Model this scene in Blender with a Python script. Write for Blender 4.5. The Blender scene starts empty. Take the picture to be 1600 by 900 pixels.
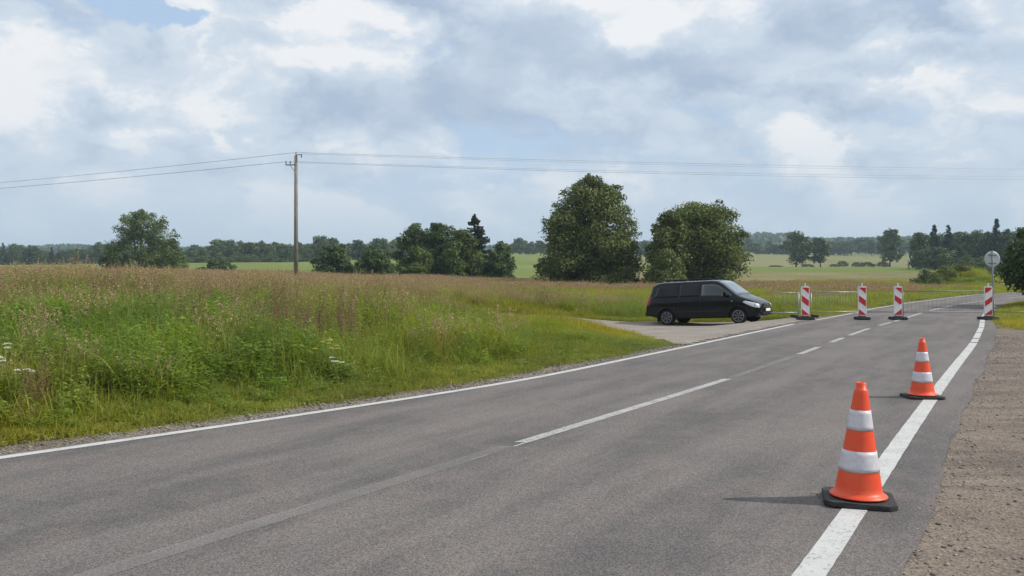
import bpy, bmesh, math, random
import numpy as np
from mathutils import Vector, Matrix

R = math.radians
SC = bpy.context.scene
COL = SC.collection
rng = np.random.default_rng(7)
random.seed(7)

# ------------------------------------------------------------------ camera
F = 1400.0 / 1600.0                      # focal length over sensor width
EYE = 1.6
cam = bpy.data.cameras.new('camera')
cam.sensor_width = 36.0
cam.lens = 36.0 * F
cam.shift_y = -20.0 / 1600.0             # horizon a little above the middle
cam.clip_start = 0.1
cam.clip_end = 12000
camo = bpy.data.objects.new('camera', cam)
camo.location = (0, 0, EYE)
camo.rotation_euler = (R(90), 0, 0)
COL.objects.link(camo)
SC.camera = camo

# ------------------------------------------------------------------ exposure
SC.view_settings.view_transform = 'Standard'
SC.view_settings.look = 'None'
SC.view_settings.exposure = 0.16
SC.view_settings.gamma = 1.0
SC.view_settings.use_curve_mapping = False
SC.cycles.max_bounces = 6
SC.cycles.diffuse_bounces = 3
SC.cycles.glossy_bounces = 3
SC.cycles.transmission_bounces = 4
SC.cycles.transparent_max_bounces = 8
SC.cycles.volume_bounces = 0

# ------------------------------------------------------------------ sun
SUN_EL, SUN_AZ = R(42), R(95)            # azimuth clockwise from +Y
sd = Vector((math.sin(SUN_AZ) * math.cos(SUN_EL), math.cos(SUN_AZ) * math.cos(SUN_EL), math.sin(SUN_EL)))
sl = bpy.data.lights.new('sun', 'SUN')
sl.energy = 3.5
sl.angle = R(1.0)
sl.color = (1.0, 0.95, 0.87)
so = bpy.data.objects.new('sun', sl)
so.rotation_euler = (-sd).to_track_quat('-Z', 'Y').to_euler()
so.location = (40, -5, 60)
COL.objects.link(so)


# ------------------------------------------------------------------ node helpers
class NT:
    def __init__(s, tree):
        s.t = tree

    def n(s, typ, **kw):
        nd = s.t.nodes.new(typ)
        for k, v in kw.items():
            setattr(nd, k, v)
        return nd

    def put(s, sock, v):
        if hasattr(v, 'is_output') or isinstance(v, bpy.types.NodeSocket):
            s.t.links.new(v, sock)
        else:
            if isinstance(v, (int, float)) and sock.type in ('VECTOR',):
                v = (v, v, v)
            if sock.type == 'RGBA' and not isinstance(v, (int, float)) and len(v) == 3:
                v = (*v, 1)
            sock.default_value = v

    def m(s, op, a, b=0.0, c=None, clamp=False):
        nd = s.n('ShaderNodeMath', operation=op, use_clamp=clamp)
        s.put(nd.inputs[0], a)
        s.put(nd.inputs[1], b)
        if c is not None:
            s.put(nd.inputs[2], c)
        return nd.outputs[0]

    def v(s, op, a, b=(0, 0, 0)):
        nd = s.n('ShaderNodeVectorMath', operation=op)
        s.put(nd.inputs[0], a)
        if op == 'SCALE':
            s.put(nd.inputs[3], b)
        else:
            s.put(nd.inputs[1], b)
        return nd.outputs['Value'] if op in ('DOT_PRODUCT', 'LENGTH', 'DISTANCE') else nd.outputs[0]

    def noise(s, vec, scale, detail=4.0, rough=0.55, dist=0.0, col=False, dims='3D'):
        nd = s.n('ShaderNodeTexNoise', noise_dimensions=dims)
        if vec is not None:
            s.put(nd.inputs['Vector'], vec)
        nd.inputs['Scale'].default_value = scale
        nd.inputs['Detail'].default_value = detail
        nd.inputs['Roughness'].default_value = rough
        nd.inputs['Distortion'].default_value = dist
        return nd.outputs['Color' if col else 'Fac']

    def ramp(s, fac, lo, hi, a=0.0, b=1.0, smooth=True):
        nd = s.n('ShaderNodeMapRange', interpolation_type='SMOOTHSTEP' if smooth else 'LINEAR')
        s.put(nd.inputs['Value'], fac)
        s.put(nd.inputs['From Min'], lo)
        s.put(nd.inputs['From Max'], hi)
        s.put(nd.inputs['To Min'], a)
        s.put(nd.inputs['To Max'], b)
        return nd.outputs[0]

    def mix(s, fac, a, b, blend='MIX'):
        nd = s.n('ShaderNodeMix', data_type='RGBA', blend_type=blend)
        s.put(nd.inputs[0], fac)
        s.put(nd.inputs[6], a)
        s.put(nd.inputs[7], b)
        return nd.outputs[2]

    def bump(s, h, strength, dist):
        nd = s.n('ShaderNodeBump')
        nd.inputs['Strength'].default_value = strength
        nd.inputs['Distance'].default_value = dist
        s.put(nd.inputs['Height'], h)
        return nd.outputs[0]


def new_mat(name):
    m = bpy.data.materials.new(name)
    m.use_nodes = True
    m.node_tree.nodes.clear()
    t = NT(m.node_tree)
    out = t.n('ShaderNodeOutputMaterial')
    return m, t, out


def principled(t, out, color, rough=0.6, spec=0.3, metal=0.0, normal=None, coat=0.0):
    p = t.n('ShaderNodeBsdfPrincipled')
    t.put(p.inputs['Base Color'], color)
    t.put(p.inputs['Roughness'], rough)
    t.put(p.inputs['Metallic'], metal)
    t.put(p.inputs['Specular IOR Level'], spec)
    t.put(p.inputs['Coat Weight'], coat)
    if normal is not None:
        t.put(p.inputs['Normal'], normal)
    if out is not None:
        t.t.links.new(p.outputs[0], out.inputs[0])
    return p


def pos(t):
    return t.n('ShaderNodeNewGeometry').outputs['Position']


def simple_mat(name, color, rough=0.6, spec=0.3, metal=0.0, var=0.15, scale=8.0, coat=0.0, bump=0.0):
    m, t, out = new_mat(name)
    c = t.n('ShaderNodeTexCoord').outputs['Object']
    n = t.noise(c, scale, 5)
    col = t.mix(t.ramp(n, 0.3, 0.7), tuple(x * (1 - var) for x in color), tuple(min(1, x * (1 + var)) for x in color))
    nm = t.bump(t.noise(c, scale * 8, 3), bump, 0.01) if bump else None
    principled(t, out, col, t.ramp(n, 0.2, 0.8, rough * 0.85, min(1, rough * 1.15)), spec, metal, nm, coat)
    return m


# ------------------------------------------------------------------ world: daylight sky with broken cloud
W = bpy.data.worlds.new('World')
SC.world = W
W.use_nodes = True
W.node_tree.nodes.clear()
t = NT(W.node_tree)
wo = t.n('ShaderNodeOutputWorld')
bg = t.n('ShaderNodeBackground')
bg.inputs['Strength'].default_value = 0.1
t.t.links.new(bg.outputs[0], wo.inputs[0])
sky = t.n('ShaderNodeTexSky', sky_type='NISHITA')
sky.sun_disc = False
sky.sun_elevation = SUN_EL
sky.sun_rotation = SUN_AZ
sky.air_density = 1.0
sky.dust_density = 1.5
sky.ozone_density = 1.2
d = t.n('ShaderNodeTexCoord').outputs['Generated']
d = t.v('NORMALIZE', d)
sep = t.n('ShaderNodeSeparateXYZ')
t.put(sep.inputs[0], d)
dz = sep.outputs['Z']
# cloud coordinates: heaps rather than sheets, a little flattened
cvec = t.v('MULTIPLY', d, (3.0, 3.0, 5.4))
warpn = t.noise(cvec, 1.1, 6, 0.55, col=True)
cw = t.v('ADD', cvec, t.v('SCALE', t.v('SUBTRACT', warpn, (0.5, 0.5, 0.5)), 1.0))
n_big = t.noise(cw, 0.9, 8, 0.55)


def puffs(vec, scale):
    """rounded heaps: folded noise in four sizes"""
    acc = 0.0
    for k, (f_, w_) in enumerate(((1.0, .58), (2.1, .25), (4.3, .11), (8.9, .06))):
        nn = t.noise(t.v('ADD', vec, (k * 3.1, k * 1.7, k * 2.3)), scale * f_, 0)
        fo = t.m('MULTIPLY', t.m('ABSOLUTE', t.m('SUBTRACT', nn, .5)), 4.2 * w_)
        acc = fo if k == 0 else t.m('ADD', acc, fo)
    return acc


warp2 = t.v('ADD', cvec, t.v('SCALE', t.v('SUBTRACT', t.noise(cvec, 2.6, 6, 0.6, col=True), (0.5, 0.5, 0.5)), 0.5))
n_puf = puffs(warp2, 1.55)
n_puf2 = puffs(t.v('ADD', warp2, (0.08, 0.0, 0.17)), 1.55)      # the same a step towards the sun
n_det = t.noise(cw, 4.5, 8, 0.62)
# where the big clouds of this day stand (directions) with a wobble from noise
dwn = t.noise(t.v('MULTIPLY', d, (1, 1, 1.3)), 6.0, 6, 0.6, col=True)
dwn2 = t.noise(t.v('MULTIPLY', d, (1, 1, 1.3)), 24.0, 6, 0.65, col=True)
dd = t.v('ADD', d, t.v('SCALE', t.v('SUBTRACT', dwn, (0.5, 0.5, 0.5)), 0.10))
dd = t.v('ADD', dd, t.v('SCALE', t.v('SUBTRACT', dwn2, (0.5, 0.5, 0.5)), 0.045))


def blob(px, py, rx, ry, amp, hard=0.0):
    c = Vector(((px - 800) / 1400, 1.0, (430 - py) / 1400))
    L = c.length
    c.normalize()
    off = t.v('SUBTRACT', dd, tuple(c))
    rx_, ry_ = rx / 1400 / L, ry / 1400 / L
    q = t.v('LENGTH', t.v('MULTIPLY', off, (1 / rx_, 1 / rx_, 1 / ry_)))
    return t.m('MULTIPLY', t.ramp(q, 1.25, hard, 0.0, 1.0), amp)


def total(lst):
    s_ = lst[0]
    for x in lst[1:]:
        s_ = t.m('ADD', s_, x)
    return s_


whites = total([blob(60, 60, 160, 80, .8), blob(330, 100, 190, 80, 1.0), blob(20, 165, 80, 60, .7), blob(520, 45, 110, 50, .8),
                blob(985, 62, 34, 28, 1.3, .4), blob(1540, 60, 120, 90, .8), blob(480, 70, 70, 40, .7), blob(850, 140, 150, 30, .8),
                blob(1060, 35, 70, 25, .45), blob(1390, 140, 170, 20, .7), blob(1130, 100, 50, 22, .5), blob(195, 222, 70, 20, .7),
                blob(35, 228, 45, 18, .7), blob(900, 240, 130, 26, .5), blob(1330, 222, 110, 18, .6), blob(1500, 215, 90, 18, .5),
                blob(735, 22, 36, 36, .8), blob(350, 170, 170, 40, .5), blob(640, 230, 130, 20, .4), blob(740, 110, 30, 26, .6),
                blob(400, 190, 40, 16, .5), blob(1200, 150, 120, 16, .4)])
greys = total([blob(690, 150, 180, 60, 1.0), blob(150, 165, 80, 42, .9), blob(850, 60, 150, 55, 1.2), blob(1090, 95, 300, 34, .8),
               blob(1430, 105, 240, 26, .75), blob(430, 45, 80, 26, .5), blob(1100, 215, 180, 34, .4), blob(570, 175, 130, 34, .6),
               blob(1250, 40, 150, 36, .5), blob(600, 50, 60, 30, .5), blob(1000, 110, 180, 22, .5), blob(210, 180, 110, 22, .4)])
gap = total([blob(255, 22, 100, 26, 1.0), blob(200, 2, 110, 22, .8), blob(1430, 205, 200, 26, .25), blob(300, 250, 300, 40, .2)])

# overall cover and shading
cover = t.m('ADD', n_big, t.m('MULTIPLY', t.m('SUBTRACT', n_puf, 0.4), 0.30))
cover = t.m('ADD', cover, t.m('MULTIPLY', t.m('SUBTRACT', n_det, 0.5), 0.20))
cover = t.m('ADD', cover, t.m('MULTIPLY', t.m('ADD', whites, greys), 0.12))
cover = t.m('SUBTRACT', cover, t.m('MULTIPLY', gap, 0.42))
cloudf = t.ramp(cover, 0.27, 0.45)
calm = t.m('SUBTRACT', 1.0, t.m('MULTIPLY', greys, 0.7), clamp=True)
shade = t.m('MULTIPLY', t.m('MULTIPLY', t.m('SUBTRACT', n_puf, n_puf2), 2.2), calm)
shade = t.m('ADD', shade, t.m('MULTIPLY', t.m('SUBTRACT', n_puf, 0.4), 0.5))
shade = t.m('ADD', shade, t.m('MULTIPLY', t.m('SUBTRACT', n_big, 0.5), 1.6))
shade = t.m('ADD', shade, t.m('MULTIPLY', t.m('MULTIPLY', t.m('SUBTRACT', n_det, 0.5), 0.75), calm))
shade = t.m('ADD', shade, t.m('MULTIPLY', whites, 0.60))
shade = t.m('SUBTRACT', shade, t.m('MULTIPLY', greys, 1.02))
shade = t.m('ADD', shade, 0.15)
lit = t.ramp(shade, -1.15, 1.25, smooth=False)
c_grey = (3.85, 4.75, 6.1)
c_mid = (5.75, 6.55, 7.5)
c_white = (8.2, 8.3, 8.5)
ccol = t.mix(t.ramp(lit, 0.0, 0.5, smooth=False), c_grey, c_mid)
ccol = t.mix(t.ramp(lit, 0.5, 0.97), ccol, c_white)
skyc = t.mix(0.62, sky.outputs[0], (5.3, 7.0, 9.3))
full = t.mix(cloudf, skyc, ccol)
# bright milky air low down, where distant cloud and haze run together
hz = t.ramp(dz, 0.17, 0.01)
full = t.mix(t.m('MULTIPLY', hz, 0.9), full, (5.2, 6.1, 7.15))
t.put(bg.inputs['Color'], full)
W.cycles.sampling_method = 'MANUAL'
W.cycles.sample_map_resolution = 512


# ------------------------------------------------------------------ mesh helpers
def tag(o, label=None, cat=None, group=None, kind=None):
    if label:
        o['label'] = label
    if cat:
        o['category'] = cat
    if group:
        o['group'] = group
    if kind:
        o['kind'] = kind
    return o


def mesh_np(name, verts, faces, mats=(), colors=None, midx=None, smooth=False):
    """faces: (N,k) int array, one polygon size."""
    me = bpy.data.meshes.new(name)
    verts = np.asarray(verts, np.float32)
    faces = np.asarray(faces, np.int32)
    nf, k = faces.shape
    me.vertices.add(len(verts))
    me.vertices.foreach_set('co', verts.ravel())
    me.loops.add(nf * k)
    me.loops.foreach_set('vertex_index', faces.ravel())
    me.polygons.add(nf)
    me.polygons.foreach_set('loop_start', np.arange(0, nf * k, k, dtype=np.int32))
    me.polygons.foreach_set('loop_total', np.full(nf, k, np.int32))
    for m in mats:
        me.materials.append(m)
    if midx is not None:
        me.polygons.foreach_set('material_index', np.asarray(midx, np.int32))
    if smooth:
        me.polygons.foreach_set('use_smooth', np.ones(nf, bool))
    me.update(calc_edges=True)
    if colors is not None:
        a = me.color_attributes.new('tint', 'FLOAT_COLOR', 'POINT')
        c = np.ones((len(verts), 4), np.float32)
        c[:, :3] = colors
        a.data.foreach_set('color', c.ravel())
    return me


def obj(name, me, parent=None, loc=None):
    o = bpy.data.objects.new(name, me)
    COL.objects.link(o)
    if parent is not None:
        o.parent = parent
    if loc is not None:
        o.location = loc
    return o


def empty(name, loc, rz=0.0):
    o = bpy.data.objects.new(name, None)
    o.empty_display_size = 0.2
    o.location = loc
    o.rotation_euler = (0, 0, rz)
    COL.objects.link(o)
    return o


def copy_tree(o, parent=None):
    c = o.copy()
    COL.objects.link(c)
    c.parent = parent
    for ch in [x for x in bpy.data.objects if x.parent == o]:
        copy_tree(ch, c)
    return c


class MB:
    """collects simple solids into one mesh"""

    def __init__(s):
        s.bm = bmesh.new()

    def box(s, cx, cy, cz, sx, sy, sz, rot=None, bev=0.0):
        g = bmesh.ops.create_cube(s.bm, size=1.0)
        vs = g['verts']
        bmesh.ops.scale(s.bm, vec=(sx, sy, sz), verts=vs)
        if bev:
            es = list({e for v in vs for e in v.link_edges})
            b = bmesh.ops.bevel(s.bm, geom=es, offset=bev, segments=2, affect='EDGES')
            vs = list({v for f in b['faces'] for v in f.verts} | {v for v in vs if v.is_valid})
        if rot is not None:
            bmesh.ops.rotate(s.bm, cent=(0, 0, 0), matrix=rot, verts=vs)
        bmesh.ops.translate(s.bm, vec=(cx, cy, cz), verts=vs)
        return s

    def tube(s, p0, p1, r0, r1=None, n=8, caps=True):
        r1 = r0 if r1 is None else r1
        p0, p1 = Vector(p0), Vector(p1)
        dr = p1 - p0
        if dr.length < 1e-6:
            return s
        q = dr.to_track_quat('Z', 'Y').to_matrix()
        a, b = [], []
        for i in range(n):
            an = 2 * math.pi * i / n
            u = q @ Vector((math.cos(an), math.sin(an), 0))
            a.append(s.bm.verts.new(p0 + u * r0))
            b.append(s.bm.verts.new(p1 + u * r1))
        for i in range(n):
            j = (i + 1) % n
            f = s.bm.faces.new((a[i], a[j], b[j], b[i]))
            f.smooth = True
        if caps:
            s.bm.faces.new(a[::-1])
            s.bm.faces.new(b)
        return s

    def path(s, pts, rad, n=6):
        """smooth tube along points"""
        rings = []
        pts = [Vector(p) for p in pts]
        rad = rad if hasattr(rad, '__len__') else [rad] * len(pts)
        for k, p in enumerate(pts):
            dr = pts[min(k + 1, len(pts) - 1)] - pts[max(k - 1, 0)]
            q = dr.to_track_quat('Z', 'Y').to_matrix()
            rings.append([s.bm.verts.new(p + q @ Vector((math.cos(2 * math.pi * i / n), math.sin(2 * math.pi * i / n), 0)) * rad[k]) for i in range(n)])
        for a, b in zip(rings[:-1], rings[1:]):
            for i in range(n):
                j = (i + 1) % n
                f = s.bm.faces.new((a[i], a[j], b[j], b[i]))
                f.smooth = True
        s.bm.faces.new(rings[0][::-1])
        s.bm.faces.new(rings[-1])
        return s

    def lathe(s, prof, n=32, center=(0, 0, 0), axis='Z', cap=True):
        rings = []
        for (r, z) in prof:
            ring = []
            for i in range(n):
                an = 2 * math.pi * i / n
                if axis == 'Z':
                    p = (r * math.cos(an), r * math.sin(an), z)
                else:
                    p = (r * math.cos(an), z, r * math.sin(an))
                ring.append(s.bm.verts.new(Vector(p) + Vector(center)))
            rings.append(ring)
        for a, b in zip(rings[:-1], rings[1:]):
            for i in range(n):
                j = (i + 1) % n
                f = s.bm.faces.new((a[i], a[j], b[j], b[i]))
                f.smooth = True
        if cap:
            s.bm.faces.new(rings[0][::-1])
            s.bm.faces.new(rings[-1])
        return s

    def prism(s, pts, y0, y1):
        """polygon in x,z extruded from y0 to y1"""
        a = [s.bm.verts.new((x, y0, z)) for x, z in pts]
        b = [s.bm.verts.new((x, y1, z)) for x, z in pts]
        n = len(pts)
        s.bm.faces.new(a)
        s.bm.faces.new(b[::-1])
        for i in range(n):
            j = (i + 1) % n
            s.bm.faces.new((a[j], a[i], b[i], b[j]))
        return s

    def build(s, name, mat, parent=None, loc=None, bevel=0.0):
        bmesh.ops.recalc_face_normals(s.bm, faces=s.bm.faces)
        me = bpy.data.meshes.new(name)
        s.bm.to_mesh(me)
        s.bm.free()
        for m in (mat if isinstance(mat, (list, tuple)) else [mat]):
            me.materials.append(m)
        return obj(name, me, parent, loc)


# ------------------------------------------------------------------ the lie of the land
YT = np.arange(-70, 150, 0.25)


def curve(pts, k=13):
    p = np.array(pts, float)
    x = np.interp(YT, p[:, 0], p[:, 1])
    w = np.hanning(k + 2)[1:-1]
    w /= w.sum()
    xp = np.concatenate([x[0] + (np.arange(-k, 0)) * (x[1] - x[0]), x, x[-1] + np.arange(1, k + 1) * (x[-1] - x[-2])])
    return np.convolve(xp, w, 'same')[k:-k]


TL = curve([(-70, -50), (0, -10.2), (5, -6.75), (7.8, -4.46), (9.7, -2.77), (13.4, .115), (19.4, 3.6), (25, 6.8), (29.1, 9.15), (31.4, 10.6), (37.2, 14.1),
            (41.8, 16.7), (49.6, 21.6), (62, 30), (74.7, 39), (83, 47), (91, 60), (97, 78), (104, 112), (150, 400)], 21)
TC = curve([(-70, -42.8), (0, -5.1), (4.77, -2.2), (8.55, .12), (13.66, 3.28), (17.5, 5.5), (21.2, 7.55), (26.5, 10.5), (32, 13.9), (38, 17.4),
            (48, 23.7), (56.3, 29.8), (66, 37.6), (76, 48), (84, 62), (91, 80), (98, 112), (150, 400)], 21)
TR = curve([(-70, -41), (0, -1.15), (4.77, 1.6), (8.3, 3.57), (12.65, 6.03), (16.7, 8.35), (20.7, 10.66), (27.65, 14.5), (32, 16.8),
            (39.3, 20.8), (45.2, 24.3), (52, 28.8), (64, 39.0), (72, 48), (79, 61), (85, 80), (92, 112), (150, 400)], 25)


def XL(y): return np.interp(y, YT, TL)
def XC(y): return np.interp(y, YT, TC)
def XR(y): return np.interp(y, YT, TR)
def sst(a, b, x):
    q = np.clip((np.asarray(x, float) - a) / (b - a), 0, 1)
    return q * q * (3 - 2 * q)


GP = np.array([-800, 0, 400, 600, 800, 1000, 1200, 1600, 2400], float)
GY = np.array([0.01, 8, 14, 20, 27, 36, 60, 100, 150, 200, 400, 700, 1500, 4000], float)
GZ = np.array([
    [0, 0, 0, 0, 0, 0, 0, 0, 0],
    [0, 0, 0, 0, 0, 0, 0, 0, 0],
    [.20, .20, .15, .10, .05, 0, 0, 0, 0],
    [.50, .45, .35, .22, .08, 0, 0, 0, 0],
    [.75, .70, .50, .35, .03, -.12, -.1, 0, 0],
    [1.0, .95, .65, .42, -.08, -.46, -.37, 0, 0],
    [1.3, 1.2, .80, .50, .15, .0, 0, 0, 0],
    [1.8, 1.6, 1.3, .80, .50, .2, .1, .1, .1],
    [2.5, 2.2, 2.2, 1.7, 1.2, .9, .8, .8, .8],
    [3.2, 2.9, 3.2, 3.0, 2.4, 2.0, 2.0, 1.8, 1.8],
    [6.0, 5.6, 7.4, 8.0, 8.7, 6.6, 5.6, 5.5, 5.5],
    [14, 13, 15, 16, 18, 18, 18, 16, 16],
    [36, 36, 38, 38, 40, 46, 50, 44, 44],
    [70, 70, 72, 72, 76, 84, 88, 84, 84]])


def vnoise(x, y, s, seed=0):
    """cheap smooth value noise, about -1..1"""
    x = np.asarray(x, float) / s + seed * 17.3
    y = np.asarray(y, float) / s + seed * 31.7
    xi, yi = np.floor(x).astype(np.int64), np.floor(y).astype(np.int64)
    fx, fy = x - xi, y - yi
    fx, fy = fx * fx * (3 - 2 * fx), fy * fy * (3 - 2 * fy)

    def h(a, b):
        v_ = np.sin(a * 127.1 + b * 311.7 + seed * 74.7) * 43758.5453
        return (v_ - np.floor(v_)) * 2 - 1
    return (h(xi, yi) * (1 - fx) + h(xi + 1, yi) * fx) * (1 - fy) + (h(xi, yi + 1) * (1 - fx) + h(xi + 1, yi + 1) * fx) * fy


def fbm(x, y, s, seed=0, o=3):
    return sum(vnoise(x, y, s / 2 ** k, seed + k) / 2 ** k for k in range(o)) / 1.6


# lay-by outline on the ground
LAYBY = [(4.5, 20.3), (4.0, 20.7), (3.75, 21.7), (3.7, 23.2), (3.4, 25.0), (3.0, 27.0), (1.5, 29.0), (-.9, 31.0), (-4, 32.8), (-14, 34.8), (-14, 37.6), (1.5, 38.0),
         (6, 38.4), (9.3, 37.4), (11.2, 35.2), (11.3, 33.0), (11.6, 31.8), (9.9, 28.5), (6.7, 23.4)]


def in_poly(x, y, P):
    x = np.asarray(x, float)
    y = np.asarray(y, float)
    c = np.zeros(x.shape, bool)
    n = len(P)
    for i in range(n):
        x0, y0 = P[i]
        x1, y1 = P[(i + 1) % n]
        k = ((y0 > y) != (y1 > y)) & (x < (x1 - x0) * (y - y0) / ((y1 - y0) + 1e-12) + x0)
        c ^= k
    return c


def poly_dist(x, y, P):
    """distance to the outline, negative inside"""
    x = np.asarray(x, float)
    y = np.asarray(y, float)
    best = np.full(x.shape, 1e9)
    n = len(P)
    for i in range(n):
        x0, y0 = P[i]
        x1, y1 = P[(i + 1) % n]
        dx, dy = x1 - x0, y1 - y0
        u = np.clip(((x - x0) * dx + (y - y0) * dy) / (dx * dx + dy * dy), 0, 1)
        best = np.minimum(best, np.hypot(x - x0 - u * dx, y - y0 - u * dy))
    return np.where(in_poly(x, y, P), -best, best)


def ground_z(x, y):
    x = np.asarray(x, float)
    y = np.asarray(y, float)
    r = np.hypot(x, y)
    ye = np.maximum(y, 0.48 * r)
    xe = np.where(y < 0.48 * r, np.sign(x) * 0.877 * r, x)
    px = np.clip(800 + 1400 * xe / np.maximum(ye, 1e-3), GP[0], GP[-1])
    ly = np.log(np.clip(ye, GY[0], GY[-1]))
    LG = np.log(GY)
    i = np.clip(np.searchsorted(GP, px) - 1, 0, len(GP) - 2)
    j = np.clip(np.searchsorted(LG, ly) - 1, 0, len(GY) - 2)
    a = (px - GP[i]) / (GP[i + 1] - GP[i])
    a = a * a * (3 - 2 * a)
    b = (ly - LG[j]) / (LG[j + 1] - LG[j])
    z = (GZ[j, i] * (1 - a) + GZ[j, i + 1] * a) * (1 - b) + (GZ[j + 1, i] * (1 - a) + GZ[j + 1, i + 1] * a) * b
    z = z + fbm(x, y, 90, 3) * sst(120, 600, r) * 1.2
    dl = (XL(y) - x) * .86
    dr = (x - XR(y)) * .86
    far = sst(95, 125, r)
    k = np.maximum(np.maximum(sst(.4, 4.5, dl), sst(1.5, 9, dr)), far)
    z = z * k + fbm(x, y, 2.3, 5) * 0.05 * np.maximum(sst(1.2, 3, dl), sst(3, 6, dr)) * (1 - sst(40, 60, r))
    z = z + (fbm(x, y, 4.5, 6, 2) * .20 + .06) * sst(1.2, 4, dl) * (1 - sst(38, 55, r)) * sst(.5, 1.5, poly_dist(x, y, LAYBY))
    # spoil heap beyond the bend
    hx, hy = x - 53.5, y - 106
    q = np.sqrt((hx / 5.2) ** 2 + (hy / 8.0) ** 2) + fbm(x, y, 4, 9) * .12
    z = z + 2.15 * sst(1.15, .1, q) + .8 * sst(1, .1, np.sqrt(((x - 61.5) / 8) ** 2 + ((y - 112) / 8) ** 2))
    return z - 0.02


# right-hand dirt pull-off: how far right of the edge line bare soil runs at each Y
def dirt_w(y):
    w = np.interp(y, [-70, 0, 14, 19.0, 19.6, 20.9, 21.4, 22.2, 24.5, 25.2, 26.5, 30], [14, 12, 10, 8, 2.2, 2.2, 7, 7, 6, 1.6, .8, .15])
    return w + fbm(y, y * 0.3, 1.5, 21) * .18


def vcol(*c): return np.array(c, float)


C_GREEN, C_TAN, C_RED, C_SOIL = vcol(.165, .205, .050), vcol(.225, .205, .090), vcol(.21, .165, .085), vcol(.075, .070, .035)
C_LUSH, C_PALE = vcol(.115, .165, .035), vcol(.22, .25, .09)


def lerp(a, b, k): return a * (1 - k[..., None]) + b * k[..., None]


def field_color(x, y):
    r = np.hypot(x, y)
    px = 800 + 1400 * x / np.maximum(y, 1)
    n1, n2 = fbm(x, y, 25, 11), fbm(x, y, 7, 12)
    c = np.broadcast_to(C_SOIL, x.shape + (3,)).copy()
    c = lerp(c, C_TAN * .8 + C_LUSH * .2, sst(20, 42, r))
    # left and middle distance
    g = lerp(np.broadcast_to(C_GREEN, c.shape), np.broadcast_to(C_PALE, c.shape), sst(-.3, .6, n1) * .5)
    c = lerp(c, g, sst(88, 112, r + n2 * 6) * sst(1020, 900, px))
    # right: russet meadow, a green strip, then a stubble field
    rus = lerp(np.broadcast_to(C_RED, c.shape), np.broadcast_to(C_TAN, c.shape), sst(-.4, .5, n2))
    c = lerp(c, rus, sst(60, 90, r + n2 * 5) * sst(900, 1020, px))
    c = lerp(c, np.broadcast_to(C_GREEN, c.shape), sst(205, 225, y + n1 * 8) * sst(900, 1020, px) * sst(370, 300, y))
    stub = lerp(np.broadcast_to(C_TAN * vcol(1.0, 1.05, 1.1), c.shape), np.broadcast_to(C_GREEN, c.shape), sst(.0, .9, n1) * .5)
    c = lerp(c, stub, sst(345, 365, y + n1 * 5) * sst(900, 1020, px))
    # mown line across the middle field
    c = lerp(c, np.broadcast_to(C_TAN * .75, c.shape), np.exp(-((y - 262 - x * .05) / 5) ** 2) * sst(1020, 900, px) * sst(600, 700, px) * .8)
    # spoil heap: bare on its right flank
    hq = np.sqrt(((x - 53.5) / 7) ** 2 + ((y - 106) / 9) ** 2)
    hc = lerp(np.broadcast_to(vcol(.16, .22, .045), c.shape), np.broadcast_to(vcol(.29, .21, .11), c.shape), sst(.2, 2.2, x - 54.6 + n2) * sst(4.8, 3.6, x - 54.6))
    c = lerp(c, hc, sst(1.3, 1.0, hq))
    c = lerp(c, np.broadcast_to(vcol(.17, .21, .05), c.shape), sst(57.5, 60, x) * sst(130, 120, y) * sst(84, 90, y))
    # dirt on the right of the road
    dr = x - XR(y) - .5
    c = lerp(c, np.broadcast_to(vcol(.13, .15, .05), c.shape), sst(0, 2, dr) * sst(80, 70, y))
    return c * (1 + n2[..., None] * .08)


# terrain: one polar sheet round the camera out to the skyline
az = np.concatenate([np.linspace(-38, 38, 460), np.linspace(38, 322, 120)[1:-1]])
rr = np.concatenate([[0.0], np.geomspace(.7, 4200, 330)])
A, RR = np.meshgrid(np.radians(az), rr)
TX, TY = np.sin(A) * RR, np.cos(A) * RR
TZ = ground_z(TX, TY)
nr, na = TX.shape
idx = np.arange(nr * na).reshape(nr, na)
nxt = np.roll(idx, -1, axis=1)
fc = np.stack([idx[:-1], nxt[:-1], nxt[1:], idx[1:]], -1).reshape(-1, 4)[:, ::-1]

m_ground, t, out = new_mat('field_ground')
att = t.n('ShaderNodeVertexColor', layer_name='tint').outputs[0]
P = pos(t)
n1 = t.noise(P, 1.6, 8, .65)
n2 = t.noise(P, 14, 4, .6)
n3 = t.noise(t.v('MULTIPLY', P, (.25, 1, 1)), .10, 6, .6)
c = t.mix(t.ramp(n1, .3, .7), t.mix(1.0, att, (.72, .74, .70), 'MULTIPLY'), t.mix(1.0, att, (1.22, 1.2, 1.2), 'MULTIPLY'))
c = t.mix(t.ramp(n3, .35, .7), t.mix(1.0, c, (.80, .86, .80), 'MULTIPLY'), t.mix(1.0, c, (1.15, 1.08, 1.1), 'MULTIPLY'))
c = t.mix(t.ramp(n2, .45, .75, 0, .35), c, (.05, .06, .02))
principled(t, out, c, .95, .1, normal=t.bump(n1, .7, .25))
g = obj('ground', mesh_np('ground', np.stack([TX, TY, TZ], -1).reshape(-1, 3), fc, [m_ground], field_color(TX, TY).reshape(-1, 3), smooth=True))
tag(g, 'gently rising farmland of meadow and pale fields around the road', kind='structure')


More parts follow.
